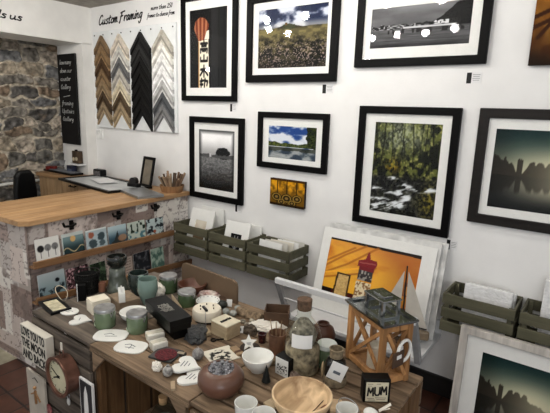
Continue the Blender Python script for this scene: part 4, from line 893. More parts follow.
for k, (pts, lb) in enumerate((([(148, 336.5), (145, 331), (162, 328.5)], 'rear white soap box in front of the black gift boxes'), ([(153.5, 345.5), (149, 340.5), (165, 338)], 'front white soap box in front of the black gift boxes'))):
    t, w, d = block('soap_box', lb, 'box', pts, .03, .03, SOAP, group='white soap boxes'); obj('wrapper_band', MB().box((w/2, d/2, .0155), (w*.4, d+.002, .033)), mat('pale_band', (.70, .68, .62), .7), t)
SLATE = mat('slate', (.25, .25, .245), .65, var=.18, scale=20, bump=.4)
t, w, d = block('slate_coaster', 'dark grey slate square carrying a maroon thread disc', 'coaster', [(171, 362), (148, 356), (168, 346.5)], .009, .009, SLATE, bev=.002)
P = at(166, 355, ZT+.009); tag(obj('thread_disc', MB().lathe([(0, 0), (.042, 0), (.044, .004), (.03, .007), (.015, .005), (0, .007)], c=P), mat('maroon_thread', (.30, .10, .12), .8, var=.4, scale=120, bump=.6), smooth=True), 'maroon thread disc lying on the slate square', 'coaster')
crumple('plastic_bag', 'dark grey crumpled plastic bag behind the patterned ball', 'bag', 197, 336, .08, .045, .03, mat('grey_plastic', (.20, .205, .21), .3, var=.3, scale=10), 41, -.9)
P, s = B(198, 359.5); t = thing('bauble', 'grey patterned ball ornament beside the white card with flowers', 'ornament', P)
obj('ball', MB().sphere((0, 0, .024), .024), mat('patterned_ball', (.30, .29, .29), .5, c2=(.62, .61, .60), scale=70), t, smooth=True); obj('loop', MB().tube([(.006*math.cos(a), 0, .051+.005*math.sin(a)) for a in np.linspace(0, 2*PI, 10)], .001, 5), STL, t)
P, s = B(168, 376); t = thing('bauble', 'striped grey ball ornament at the front edge beside white paper', 'ornament', P)
obj('ball', MB().sphere((0, 0, .02), .02), mat('striped_ball', (.25, .25, .25), .4, c2=(.75, .74, .72), scale=60), t, smooth=True); obj('cap', MB().cyl((0, 0, .038), (0, 0, .045), .006), STL, t)
crumple('paper_tag', 'crumpled white paper at the front edge next to the striped ball', 'paper', 157, 369, .022, .016, .028, TISS, 8)
TXT = (((-.02, .012), (.018, .014)), ((-.015, 0), (.02, .002)), ((-.008, -.014), (.01, -.012)))
plaque('ceramic_heart', 'upper white ceramic heart with grey writing at the table front', 'heart', 186, 366, heart_poly(.062), 1.9, .008, lines=TXT, z=.012)
plaque('ceramic_heart', 'lower white ceramic heart with grey writing over the crate corner', 'heart', 192, 379, heart_poly(.058), 1.7, .008, lines=TXT)
t, w, d = block('wooden_tag', 'small pale wooden tag at the front edge by the white hearts', 'tag', [(171, 389), (170.5, 381), (175, 380.5)], .01, .01, wood('pale_tag_wood', (.6, .52, .42), (.72, .64, .53), 'x'), bev=.001)
# brown round pot with pebbles
P, s = B(221, 391); POTM = mat('brown_stoneware', (.36, .25, .20), .3, var=.16, scale=5, coat=.35)
t = thing('round_pot', 'squat brown stoneware pot filled with dark pebbles', 'pot', P)
obj('pot_body', MB().lathe([(0, 0), (.05, 0), (.066, .012), (.083, .04), (.081, .066), (.064, .086), (.05, .092), (.046, .091), (.05, .084), (.066, .066), (.066, .04), (.05, .02), (0, .02)], 48), POTM, t, smooth=True)
mb = MB(); r = random.Random(5)
for k in range(120):
    a, q = r.uniform(0, 2*PI), .045*math.sqrt(r.random()); mb.sphere((P.x+q*math.cos(a), P.y+q*math.sin(a), ZT+.093+r.uniform(-.003, .005)-q*.1), r.uniform(.004, .0068), (1, 1, .7), 8)
mb.cyl((P.x, P.y, ZT+.06), (P.x, P.y, ZT+.087), .047, n=24)
o = obj('pebbles', mb, mat('dark_pebbles', (.06, .06, .07), .2, c2=(.62, .62, .64), scale=70), smooth=True); tag(o, 'dark shiny pebbles heaped in the squat brown pot', 'pebbles'); o['kind'] = 'stuff'
# photo card
def p_flowers(u, v):
    im = C3((.84, .82, .76), u); n = fbm(u*9, v*9, 4); return over(im, (.12, .12, .11), ss(.45, .55, n)*ss(.42, .3, np.hypot((u-.4)*.8, v-.55)))
a, U, V = quad([(213, 365), (202, 352), (227.6, 344)], ZT+.004)
tag(painted('photo_card', a, U, V, 50, 50, p_flowers, PRINT, thick=.003), 'white card printed with dark flowers behind the brown pot', 'card')
t = bowl('bowl', 'white bowl with a row of grey dots, behind the big wooden bowl', 257.5, 370, .061, .062, CERAM, .45)
for a in np.linspace(0, 2*PI, 26, endpoint=False): obj('dot', MB().sphere((.0555*math.cos(a), .0555*math.sin(a), .055), .0026, n=6), DRAW, t)
P, s = B(266, 383); t = thing('cone_tree', 'tiny black cone tree in front of the dotted white bowl', 'ornament', P)
obj('cone', MB().lathe([(0, 0), (.006, 0), (.006, .008), (.017, .008), (.011, .03), (.013, .03), (.006, .052), (.007, .052), (0, .075)], 14), mat('black_fir', (.07, .08, .075), .7), t)
# star, cream wooden box, clip block
P, s = B(250, 350); t = thing('slate_disc', 'round dark bark disc behind the white star', 'disc', P); obj('disc', MB().cyl((0, 0, 0), (0, 0, .014), .042, n=28), mat('bark_disc', (.16, .12, .09), .7, var=.3), t, bevel=.002)
P = at(249, 350.5, ZT+.0145); t = thing('star_ornament', 'white wooden star leaning on the round bark disc', 'star', (P.x, P.y, ZT+.0145)); t.rotation_euler = (-.75, 0, .75); t.scale = (.82, .82, .82)
obj('star', MB().prism([((.043 if k % 2 == 0 else .02)*math.sin(k*PI/5), .038+(.043 if k % 2 == 0 else .02)*math.cos(k*PI/5)) for k in range(10)][::-1], -.005, .005, Matrix.Rotation(PI/2, 4, 'X')), CERAM, t, bevel=.002)
mb = MB(); mb.bar((-.012, -.0055, .036), (.012, -.0055, .036), .0015, .003); mb.bar((-.008, -.0055, .03), (.009, -.0055, .03), .0015, .003); obj('writing', mb, DRAW, t)
CBW = wood('cream_box_wood', (.60, .53, .42), (.74, .67, .55), 'x', .65)
t, w, d = block('wooden_box', 'square pale wooden box with dark script on its lid', 'box', [(226.5, 328), (211, 320.5), (225, 314.5)], .062, .062, CBW)
obj('lid', MB().box((w/2, d/2, .063), (w+.003, d+.003, .006)), mat('cream_lid', (.80, .77, .68), .6, var=.04), t, bevel=.002)
mb = MB(); script('memories'.replace('m', 'm'), d*.7, .012, .0018, face_M((w*.45, d*.85, .0665), (0, -1, 0), (1, 0, 0)), mb, .3); obj('lettering', mb, INK, t)
t, w, d = block('clip_block', 'small pale wooden block holding a wire photo clip', 'photo clip', [(206, 333), (201, 326.5), (206, 325)], .018, .018, CBW)
obj('wire', MB().tube([(w*.5, d*.5, .018), (w*.52, d*.6, .07), (w*.5, d*.7, .115)], .0017, 6), STL, t); obj('clip', MB().box((w*.5, d*.7, .117), (.05, .01, .008)), mat('dark_clip', (.12, .12, .12), .4), t)
P, s = B(207, 319.5); t = thing('cake_candle', 'round cream cake shaped candle on a dark base', 'candle', P)
obj('base', MB().cyl((0, 0, 0), (0, 0, .014), .055, n=32), mat('dark_plinth', (.17, .11, .09), .6), t); obj('candle_body', MB().lathe([(0, .014), (.066, .014), (.068, .02), (.068, .054), (.064, .06), (0, .06)], 40), CREAM, t, smooth=True)
for k in range(6): a = k*PI/3+.3; obj('wick', MB().cyl((.035*math.cos(a), .035*math.sin(a), .058), (.035*math.cos(a), .035*math.sin(a), .067), .003, n=6), mat('wick', (.35, .3, .26), .8), t)
t = bowl('bowl', 'shallow white dotted dish behind the cake shaped candle', 208, 307, .06, .038, CERAM, .5)
for a in np.linspace(0, 2*PI, 16, endpoint=False): obj('dot', MB().sphere((.0535*math.cos(a), .0535*math.sin(a), .0345), .0028, n=6), DRAW, t)
P, s = B(222, 308); tag(obj('stone', MB().sphere((P.x, P.y, ZT+.02), .027, (1.1, 1, .75)), mat('dark_stone', (.12, .13, .12), .5, var=.3)), 'dark round stone right of the shallow dotted dish', 'stone')
P, s = B(229, 306.5); o = obj('price_tag', MB().box((0, 0, .018), (.028, .002, .036)), ENV[0]); o.location = P; o.rotation_euler = (-.3, 0, .5); tag(o, 'small white tag standing beside the dark round stone', 'tag')
for k, (px, py, lb) in enumerate(((226, 314, 'left clear glass trinket behind the pale wooden box'), (233, 316, 'middle clear glass trinket behind the pale wooden box'), (238, 311, 'right clear glass trinket behind the pale wooden box'))):
    P, s = B(px, py); tag(obj('glass_trinket', MB().sphere((P.x, P.y, ZT+.015), .019, (1, 1, .8)), mat('clear_trinket', (.74, .76, .74), .08, var=.1, trans=.5, coat=.5), smooth=True), lb, 'ornament', 'glass trinkets')
p, q = at(238, 312.5, ZT), at(262, 321, ZT); dv = (q-p).normalized(); t = thing('driftwood', 'speckled brown half log lying at the back of the table', 'log', (p+q)/2, math.atan2(dv.y, dv.x))
Lh = (q-p).length/2; mb = MB(); mb.prism([(.03*math.cos(a), .034*math.sin(a)) for a in np.linspace(0, PI, 12)], -Lh, Lh, Matrix(((0, 0, 1, 0), (1, 0, 0, 0), (0, 1, 0, 0), (0, 0, 0, 1))))
obj('bark', mb, mat('speckled_bark', (.28, .22, .16), .8, c2=(.58, .50, .40), scale=60, bump=.8), t, bevel=.006)
# open cardboard boxes and panel at the back
CARD = mat('cardboard', (.33, .25, .19), .85, var=.12, scale=8)
CARDI = mat('dark_cardboard', (.32, .24, .18), .85, var=.15)
def carton(label, cx, cy, w, d, h, rz, mt=CARD):
    t = thing('cardboard_box', label, 'box', (cx, cy, ZT), rz); T = .005
    obj('bottom', MB().box((0, 0, T/2), (w, d, T)), mt, t)
    for s_ in (-1, 1): obj('side_wall', MB().box((s_*(w-T)/2, 0, h/2), (T, d, h)), mt, t); obj('end_wall', MB().box((0, s_*(d-T)/2, h/2), (w-2*T, T, h)), mt, t)
    return t
P = at(278, 322, ZT); carton('small open brown cardboard box at the back beside the half log', P.x, P.y-.01, .115, .10, .072, .55, CARDI)
P0, P1 = atY(182.5, 262.5, YB-.012), atY(239, 280, YB-.03)
zt = (P0.z+P1.z)/2
t = thing('wooden_board', 'large brown board with rounded corners standing at the table back', 'board', (P0.x, YB-.005, ZT), -.06); w_ = (P1-P0).length; h_ = zt-ZT
mb = MB(); mb.prism([(0, 0), (w_, 0), (w_, h_-.03), (w_-.008, h_-.01), (w_-.03, h_), (.03, h_), (.008, h_-.01), (0, h_-.03)], 0, .014, Matrix.Rotation(PI/2, 4, 'X')); obj('panel', mb, mat('brown_board', (.40, .33, .26), .7, var=.06, scale=5), t, bevel=.002)
obj('foot', MB().box((w_*.5, -.025, .008), (w_*.8, .05, .016)), CARDI, t)
crumple('tissue_paper', 'crumpled white tissue paper around the small open cardboard box', 'paper', 268, 328, .075, .05, .032, TISS, 12, .5)
crumple('tissue_paper', 'crumpled white and red patterned tissue below the brown board', 'paper', 209, 297.5, .06, .035, .035, mat('red_white_tissue', (.55, .30, .28), .8, c2=(.86, .84, .80), scale=26), 5, .2)
P, s = B(277, 352); t = thing('copper_cup', 'brown copper cup left of the big corked bottle', 'cup', P)
obj('cup_body', MB().lathe([(0, 0), (.031, 0), (.034, .004), (.038, .088), (.035, .088), (.031, .01), (0, .008)]), mat('dull_copper', (.46, .34, .27), .4, .2, var=.3), t, smooth=True)
P, s = B(262, 342); t = thing('tea_light', 'small dark red tea light glass beside the copper cup', 'candle', P); obj('cup', MB().lathe([(0, 0), (.016, 0), (.019, .04), (.016, .04), (.013, .03), (0, .03)]), mat('dark_red_glass', (.2, .08, .08), .2, coat=.5), t, smooth=True)
P, s = B(241, 333); t = thing('price_tag', 'small white price tag beside the pale wooden box', 'tag', P); t.rotation_euler = (-.5, 0, .7); obj('card', MB().box((0, 0, .015), (.05, .002, .03)), ENV[0], t); obj('print_mark', MB().box((-.006, -.0015, .015), (.014, .001, .012)), DRAW, t)
crumple('pine_cone', 'grey brown bark lump between the star and the price tag', 'ornament', 250, 333, .03, .024, .04, mat('bark_lump', (.30, .26, .22), .8, var=.3, scale=40), 21)
t, w, d = block('wooden_peg', 'small plain wooden block beside the black box with white label', 'block', [(270, 362), (259.5, 353.5), (264, 351)], .018, .018, CBW, bev=.002)
# big corked bottle
P, s = B(301.5, 369); t = thing('corked_bottle', 'big clear glass bottle with cork, white label and dried flowers', 'bottle', P)
BG = glass_mat('bottle_glass', (.93, .95, .92), 1.35, .02)
prof = [(.0, 0), (.066, 0), (.071, .008), (.072, .12), (.07, .15), (.058, .185), (.036, .212), (.027, .225), (.027, .245), (.031, .25), (.031, .258), (.026, .26)]
obj('glass_body', MB().lathe(prof, 40), BG, t, smooth=True)
obj('dried_filling', MB().lathe([(0, .004), (.064, .004), (.067, .012), (.066, .1), (.05, .118), (.02, .1), (0, .11)], 30), mat('dried_flowers', (.22, .19, .17), .8, c2=(.66, .60, .50), scale=38, bump=.8), t, smooth=True)
obj('upper_filling', MB().lathe([(0, .10), (.045, .115), (.055, .15), (.04, .185), (.02, .21), (0, .215)], 24), mat('grey_moss', (.26, .25, .22), .8, c2=(.6, .57, .51), scale=60, bump=.6), t, smooth=True)
obj('cork', MB().cyl((0, 0, .25), (0, 0, .292), .027, .029, 24), mat('cork', (.36, .28, .22), .8, var=.25, scale=60), t, bevel=.002)
ca = math.atan2(-P.y, -P.x)-.05
lab = []
mb = MB(); ang = np.linspace(ca-.55, ca+.55, 10); mb.prism([(.073*math.cos(a), .073*math.sin(a)) for a in ang]+[(.0722*math.cos(a), .0722*math.sin(a)) for a in ang[::-1]], .125, .178); obj('paper_label', mb, ENV[0], t)
crumple('twig_bundle', 'dried pinkish flower heads at the front of the corked bottle', 'flowers', 293, 377, .03, .02, .03, mat('dried_pink', (.36, .29, .26), .8, c2=(.62, .55, .5), scale=50), 31)
P, s = B(322, 347); t = thing('round_vase', 'round brown clay vase behind the big corked bottle', 'vase', P)
obj('body', MB().lathe([(0, 0), (.03, 0), (.05, .03), (.055, .06), (.045, .09), (.025, .105), (.026, .112), (.021, .112), (.02, .1), (0, .09)]), mat('red_brown_clay', (.27, .16, .11), .45, var=.2), t, smooth=True)
# twine necked bottle with a tag
P, s = B(334.5, 383); t = thing('twine_bottle', 'small dark bottle with a wrapped neck and a white price tag', 'bottle', P)
obj('bottle_body', MB().lathe([(0, 0), (.038, 0), (.041, .01), (.041, .075), (.034, .098), (.022, .108), (0, .108)]), mat('dark_bottle', (.09, .085, .075), .2, var=.3, coat=.5), t, smooth=True)
obj('lower_wrap', MB().lathe([(.0415, .004), (.043, .008), (.043, .035), (.0415, .038)]), mat('twine', (.46, .41, .33), .9, var=.2, scale=80), t, smooth=True)
obj('neck', MB().lathe([(.02, .106), (.024, .108), (.025, .135), (.027, .14), (.022, .141), (.02, .11)]), mat('twine', (.46, .41, .33), .9), t, smooth=True)
obj('leaf', MB().sphere((-.042, -.02, .05), .03, (.2, .3, 1.1), 12), mat('pale_leaf', (.60, .52, .40), .8), t, smooth=True)
Pq = [at(331.5, 365.5, ZT+.095), at(343.5, 360.5, ZT+.1)]
o = obj('price_tag', MB().box((0, 0, -.036), (.058, .0015, .074)), ENV[0]); vd = Vector((P.x, P.y, 0)).normalized()
o.location = P - vd*.054 + Vector((.014, .012, .108)); o.rotation_euler = Euler((.12, .32, math.atan2(vd.y, vd.x)-PI/2)); tag(o, 'white price tag hanging at the twine necked bottle', 'tag')
b_ = obj('barcode', MB().box((.0, -.0012, -.04), (.026, .0006, .012)), DRAW, o)
# black box with white printed face
a, b, c = at(274.5, 373, ZT), at(288, 380, ZT), at(297.5, 372, ZT); U = b-a; ang = math.atan2(U.y, U.x)
t = thing('printed_box', 'small black box with a white printed face by the corked bottle', 'box', a, ang); w_ = U.length; hb = .075
obj('body', MB().box((w_/2, .027, hb/2), (w_, .05, hb)), BLB, t, bevel=.002)
def p_lace(u, v):
    im = C3((.86, .86, .84), u); return over(im, (.12, .12, .12), ss(.5, .58, vn(u*16, v*16, 6))*ss(.68, .6, v)*ss(.08, .14, v)*ss(.1, .16, u)*ss(.95, .88, u))
painted('face_print', (.003, .0005, .003), (w_-.006, 0, 0), (0, 0, hb-.006), 24, 30, p_lace, PRINT, t, thick=.001)
# wooden bowl, mugs, small things at the front edge
BW = wood('bowl_wood', (.46, .34, .23), (.88, .78, .63), 'y', .4, scale=6, bump=.08)
Pr = at(302, 393.5, ZT+.075); t = thing('wooden_bowl', 'large pale wooden bowl at the front edge of the table', 'bowl', (Pr.x, Pr.y, ZT))
obj('bowl_body', MB().lathe([(0, 0), (.05, 0), (.055, .006), (.085, .03), (.1, .062), (.1, .075), (.094, .075), (.09, .06), (.076, .034), (.048, .014), (0, .011)], 56), BW, t, smooth=True)
obj('crack', MB().tube([(.0, -.07, .031), (.03, -.02, .0135), (.035, .03, .0145), (.05, .07, .042)], .0016, 5), mat('dark_crack', (.16, .1, .06), .8), t)
obj('knot', MB().prism(ell(.02, .012), .0, .0012, Matrix.Translation((.062, .045, .0345)) @ Matrix.Rotation(-.75, 4, 'Y')), mat('knot_wood', (.42, .25, .14), .6), t)
for px, py, lb, rz in ((246, 402, 'left white mug at the bottom edge, beside the wooden bowl', 2.6), (264, 413, 'right white mug at the bottom edge, beside the wooden bowl', 1.9)):
    Pr = at(px, py, ZT+.07); t = thing('mug', lb, 'mug', (Pr.x, Pr.y, ZT), rz, 'white mugs')
    obj('cup', MB().lathe([(0, 0), (.026, 0), (.033, .01), (.037, .07), (.0345, .07), (.03, .012), (0, .01)]), CERAM, t, smooth=True)
    obj('handle', MB().tube([(.034+.02*math.sin(a), 0, .038+.022*math.cos(a)) for a in np.linspace(0.1, PI-.1, 9)], .0045, 8), CERAM, t, smooth=True)
t, w, d = block('wooden_coaster', 'small pale wooden offcut left of the large wooden bowl', 'block', [(272, 409), (263, 402), (272, 397)], .01, .01, CBW)
t, w, d = block('wooden_coaster', 'pale wooden offcut right of the large wooden bowl', 'block', [(330, 411), (330, 398), (342, 396)], .01, .01, BW)
Pr = at(347, 408, ZT+.05); t = thing('enamel_tin', 'white enamel tin with wire handle at the bottom edge near the dark cube', 'tin', (Pr.x, Pr.y, ZT))
obj('tin_body', MB().lathe([(0, 0), (.034, 0), (.036, .05), (.033, .05), (.031, .006), (0, .006)]), CERAM, t, smooth=True)
obj('wire_handle', MB().tube([(.037*math.cos(a), .01, .048+.03*math.sin(a)) for a in np.linspace(0, PI, 12)], .0015, 6), STL, t)
P = at(371, 413, ZT+.02); tag(obj('ceramic_egg', MB().sphere((P.x, P.y, ZT+.018), .02, (1.3, 1, .9)), CERAM, smooth=True), 'white ceramic egg at the bottom edge below the dark cube', 'ornament')
P0 = at(379, 411, ZT+.004); P1 = at(391, 404, ZT+.03); tag(obj('quill', MB().bar(P0, P1, .012, .003).bar(P0, P0.lerp(P1, .6)+Vector((.014, 0, 0)), .004, .002), TISS, bevel=.001), 'pale feather like stick at the bottom edge right of the dark cube', 'feather')
# MUM block
a, b = at(362.5, 402.5, ZT), at(389.5, 403.0, ZT); U = b-a; ang = math.atan2(U.y, U.x); w_ = U.length; hb = .088
t = thing('message_block', 'black cube block with a cream face reading MUM', 'block', a, ang)
obj('block_body', MB().box((w_/2, .024, hb/2), (w_, .046, hb)), BLB, t, bevel=.003)
obj('face_panel', MB().box((w_/2, -.0004, hb/2-.002), (w_*.82, .002, hb*.82)), mat('cream_face', (.80, .77, .67), .6, var=.03), t)
fp_ = [c for c in t.children if c.name.startswith('face_panel')][0]
x = w_*.16
for ch in 'MUM':
    cw_ = w_*.2; hh = .03; y0 = hb*.32+.10*(x-w_*.16)
    pl = [(0, 0), (.1, 1), (.5, .35), (.9, 1), (1, 0)] if ch == 'M' else [(.05, 1), (.08, .2), (.3, 0), (.7, 0), (.92, .2), (.95, 1)]
    mb = MB(); q_ = [Vector((x+cw_*u_, -.002, y0+hh*v_)) for u_, v_ in pl]
    for p, r in zip(q_[:-1], q_[1:]): e_ = (r-p).normalized()*.0016; mb.bar(p-e_, r+e_, .0058, .0012, up=(0, 1, 0))
    obj('lettering', mb, INK, fp_); x += w_*.245
for k, (x0, x1, z) in enumerate(((.14, .34, .82), (.46, .62, .83), (.14, .3, .74), (.16, .4, .2), (.45, .85, .23), (.5, .82, .16), (.2, .45, .13))): obj('print_line', MB().box(((x0+x1)/2*w_, -.0018, z*hb), ((x1-x0)*w_, .0008, .0018)), mat('faint_print', (.45, .42, .37), .7), fp_)
# wooden lantern
a, b = at(345, 356.5, ZT), at(378.5, 388, ZT); U = b-a; ang = math.atan2(U.y, U.x); w_ = U.length; dp = .135; H = .236
LW = wood('lantern_wood', (.48, .34, .21), (.74, .55, .36), 'z', .5, bump=.15)
t = thing('wooden_lantern', 'large wooden lantern with crossed sides and a metal top', 'lantern', a, ang); q = .021
for x in (q/2, w_-q/2):
    for y in (q/2, dp-q/2): obj('post', MB().box((x, y, H/2), (q, q, H)), LW, t, bevel=.002)
for z in (.016, H-.014):
    for y in (q/2, dp-q/2): obj('rail', MB().box((w_/2, y, z), (w_-2*q, q*.8, .022)), LW, t, bevel=.002)
    for x in (q/2, w_-q/2): obj('rail', MB().box((x, dp/2, z), (q*.8, dp-2*q, .022)), LW, t, bevel=.002)
for y in (q/2, dp-q/2):
    obj('cross_brace', MB().bar((q, y-.002, .03), (w_-q, y-.002, H-.028), .010, .013), LW, t); obj('cross_brace', MB().bar((q, y+.009, H-.028), (w_-q, y+.009, .03), .010, .013), LW, t)
for x in (q/2, w_-q/2):
    obj('cross_brace', MB().bar((x-.002, q, .03), (x-.002, dp-q, H-.028), .010, .013), LW, t); obj('cross_brace', MB().bar((x+.009, q, H-.028), (x+.009, dp-q, .03), .010, .013), LW, t)
obj('base_board', MB().box((w_/2, dp/2, .008), (w_-q, dp-q, .012)), LW, t)
obj('candle', MB().lathe([(0, .014), (.036, .014), (.036, .1), (.03, .104), (0, .1)]), CREAM, t, smooth=True).location = (w_/2, dp/2, 0)
for y in (q+.003, dp-q-.003): obj('glass_pane', MB().box((w_/2, y, H/2), (w_-2*q, .002, H-.05)), glass_mat('lantern_glass', rough=.02), t)
ROOF = mat('galvanised_metal', (.60, .61, .61), .16, 1, var=.2, scale=9)
obj('roof_plate', MB().box((w_/2, dp/2, H+.004), (w_+.014, dp+.016, .006)), ROOF, t, bevel=.002)
rp_ = [c for c in t.children if c.name.startswith('roof_plate')][0]
cx, cy, cw, cd, ch = w_*.57, dp*.46, .115, .08, .066; z0 = H+.008
obj('roof_trim', MB().ring((-.012, w_+.012, -.012, dp+.012), (.006, w_-.006, .006, dp-.006), 0, .006), ROOF, rp_).matrix_local = Matrix(((1, 0, 0, 0), (0, 0, 1, 0), (0, 1, 0, H+.008), (0, 0, 0, 1)))
for sx in (-1, 1):
    for sy in (-1, 1): obj('chimney_post', MB().box((cx+sx*(cw/2-.006), cy+sy*(cd/2-.006), z0+ch/2), (.011, .011, ch)), ROOF, rp_)
obj('chimney_base', MB().ring((cx-cw/2, cx+cw/2, cy-cd/2, cy+cd/2), (cx-cw/2+.012, cx+cw/2-.012, cy-cd/2+.012, cy+cd/2-.012), -.006, 0), ROOF, rp_).matrix_local = Matrix(((1, 0, 0, 0), (0, 0, 1, 0), (0, -1, 0, z0), (0, 0, 0, 1))); obj('chimney_cap', MB().box((cx, cy, z0+ch+.003), (cw+.008, cd+.008, .006)), ROOF, rp_, bevel=.002)
obj('cap_vent', MB().box((cx, cy, z0+ch+.008), (cw*.6, cd*.5, .006)), ROOF, rp_, bevel=.002)
# round mirror tag hanging from the lantern side
M3 = Matrix.Translation(a) @ Matrix.Rotation(ang, 4, 'Z')
P = M3 @ Vector((w_+.022, dp*.42, .135)); t = thing('hanging_tag', 'brown paddle tag with a white ring hanging on the lantern side', 'tag', P, ang+.25)
obj('ring', MB().tube([(.006, .026+.036*math.cos(x), .01+.04*math.sin(x)) for x in np.linspace(0, 2*PI, 28)], .006, 8), CERAM, t, smooth=True)
pd_ = obj('paddle', MB().box((.010, -.012, -.01), (.006, .062, .06), 0), mat('brown_paddle', (.27, .2, .15), .6), t, bevel=.012); obj('sticker', MB().box((.0142, -.012, .0), (.002, .024, .014)), ENV[0], pd_)
obj('cord', MB().tube([(.004, 0, .045), (-.004, 0, .112)], .0012, 5), WIRE, t)
# bottle inside the open crate
P = atY(163, 396, YF+.06); t = thing('glass_bottle', 'small clear corked bottle on the shelf inside the open crate', 'bottle', (P.x, P.y, .207))
hb = P.z-.207
obj('bottle_body', MB().lathe([(0, 0), (.045, 0), (.048, .006), (.048, hb-.075), (.034, hb-.05), (.018, hb-.04), (.018, hb-.02), (.021, hb-.017)]), glass_mat('small_bottle_glass', (.8, .83, .82), 1.45, .02), t, smooth=True)
obj('contents', MB().cyl((0, 0, .004), (0, 0, hb-.1), .043, n=24), mat('grey_sand', (.45, .44, .42), .6), t); obj('cork', MB().cyl((0, 0, hb-.03), (0, 0, hb), .0155, .018, 16), mat('pale_cork', (.68, .55, .40), .8, var=.1), t)

# more of the small things between the larger ones
for k in range(4):
    P = at(277, 352, ZT); q = Vector((.016*math.cos(k*1.7), .016*math.sin(k*1.7), 0)); o = obj('twig', MB().cyl((0, 0, 0), (q.x*1.3, q.y*1.3, .105+.012*k), .0028, .002, 6), mat('pale_twig', (.55, .45, .34), .8)); o.location = P+q*.8+Vector((0, 0, .009))
    tag(o, 'thin pale twig standing in the brown copper cup', 'twig', 'twigs in the copper cup')
t = thing('incense_box', 'slim tan card packet lying between the star and the dotted white bowl', 'packet', at(237, 352.5, ZT), -.35); obj('packet', MB().box((0, 0, .006), (.07, .03, .012)), mat('tan_packet', (.58, .49, .38), .7), t, bevel=.001); obj('band', MB().box((.012, 0, .0065), (.014, .031, .013)), mat('brown_band', (.32, .22, .16), .7), t)

t = thing('matchbox', 'small dark matchbox lying in front of the slate square', 'box', at(181, 355.5, ZT+.0), .4); obj('tray', MB().box((0, 0, .006), (.04, .022, .012)), mat('dark_matchbox', (.2, .18, .17), .7), t, bevel=.001); obj('label_panel', MB().box((0, 0, .0125), (.03, .016, .001)), mat('matchbox_label', (.62, .58, .5), .7), t)
t = thing('key_tag', 'small black metal key lying beside the pale wooden box', 'key', at(216, 340.5, ZT), .9); obj('shaft', MB().cyl((0, 0, .004), (.045, 0, .004), .003, n=8), IRON, t); obj('bow', MB().tube([(-.011+.011*math.cos(a), .011*math.sin(a), .004) for a in np.linspace(0, 2*PI, 14)], .003, 6), IRON, t); obj('bit', MB().box((.04, .006, .004), (.008, .01, .004)), IRON, t)
for k, (px, py) in enumerate(((243, 323), (247, 326.5), (252, 322.5))):
    P = at(px, py, ZT); tag(obj('shell', MB().sphere((P.x, P.y, ZT+.009), .013, (1.2, .9, .75), 12), mat('grey_shell', (.34, .32, .29), .6, c2=(.7, .67, .6), scale=50), smooth=True), ['left', 'front', 'right'][k]+' small grey shell between the half log and the star', 'shell', 'grey shells')
# ------------------------------------------------------------------ things hanging on the crate end
MZ = Matrix.Rotation(PI/2, 4, 'X')
def hang(name, label, cat, tl, tr, h, th, gap=.004):
    y = YF-gap-th; p, q_ = atY(*tl, y), atY(*tr, y); w = q_.x-p.x; z = (p.z+q_.z)/2
    t = thing(name, label, cat, (p.x, YF-gap, z-h)); return t, w
t, w = hang('wooden_sign', 'white box sign reading LOVE YOU TO THE MOON AND BACK', 'sign', (19.7, 324), (45, 338), .172, .038)
sb_ = obj('sign_body', MB().box((w/2, -.019, .086), (w, .038, .172)), mat('cream_sign', (.80, .78, .73), .6, var=.02), t, bevel=.002)
for k, s_ in enumerate(('LOVE YOU TO', 'THE MOON', 'AND BACK')): text('lettering', s_, .062, INK, sb_, face_M((w/2, -.0388, .143-.057*k), (1, 0, 0), (0, 0, 1)), bold=.0012, sx=[.53, .66, .68][k]*w/.235)
yc = YF-.004; r_ = .088
P = atY(56.7, 377.5, yc-.06); t = thing('wall_clock', 'round copper clock with a cream dial hanging on the grey crate', 'clock', (P.x, yc, P.z))
COP = mat('copper_case', (.46, .33, .28), .28, .45, var=.2)
mb = MB(); mb.lathe([(0, 0), (r_*.98, 0), (r_, .006), (r_, .05), (r_*1.05, .054), (r_*1.05, .062), (r_*.88, .062), (r_*.86, .05), (0, .05)], 48); bmesh.ops.transform(mb.bm, matrix=MZ, verts=mb.bm.verts); obj('case', mb, COP, t, smooth=True)
dl_ = obj('dial', MB().cyl((0, -.0502, 0), (0, -.0515, 0), r_*.86, n=40), mat('cream_dial', (.80, .78, .66), .5, var=.05), t)
mb = MB()
for k in range(60):
    a = k*PI/30; l = .014 if k % 5 == 0 else .005; mb.bar((r_*.82*math.sin(a), -.052, r_*.82*math.cos(a)), ((r_*.82-l)*math.sin(a), -.052, (r_*.82-l)*math.cos(a)), .003 if k % 5 == 0 else .0012, .001, up=(0, 1, 0))
obj('hour_marks', mb, INK, dl_)
for a, l, wd in ((-2.0, .045, .006), (-1.15, .06, .004)): obj('clock_hand', MB().bar((-.012*math.sin(a), -.0535, -.012*math.cos(a)), (l*math.sin(a), -.0535, l*math.cos(a)), wd, .0015, up=(0, 1, 0)), INK, dl_)
obj('hub', MB().cyl((0, -.052, 0), (0, -.056, 0), .006), INK, dl_)
obj('hanging_loop', MB().tube([(.018*math.cos(a), -.03, r_+.012+.018*math.sin(a)) for a in np.linspace(0, 2*PI, 14)], .003, 6), COP, t); obj('ribbon', MB().box((0, -.03, r_+.045), (.012, .004, .04)), ENV[1], t)
t, w = hang('picture_plaque', 'pale plaque with a small wooden figure hanging below the sign', 'plaque', (26, 369), (43.5, 379), .26, .012)
obj('panel', MB().box((w/2, -.006, .13), (w, .012, .26)), mat('pale_grey_plaque', (.72, .69, .64), .6, var=.06), t, bevel=.002)
obj('figure_body', MB().bar((w*.5, -.016, .1), (w*.5, -.016, .17), .012, .008, up=(0, 1, 0)), wood('figure_wood', (.5, .36, .24), (.66, .5, .35), 'z'), t); obj('figure_head', MB().sphere((w*.5, -.017, .187), .009, n=10), mat('figure_head_wood', (.6, .46, .32), .6), t, smooth=True)
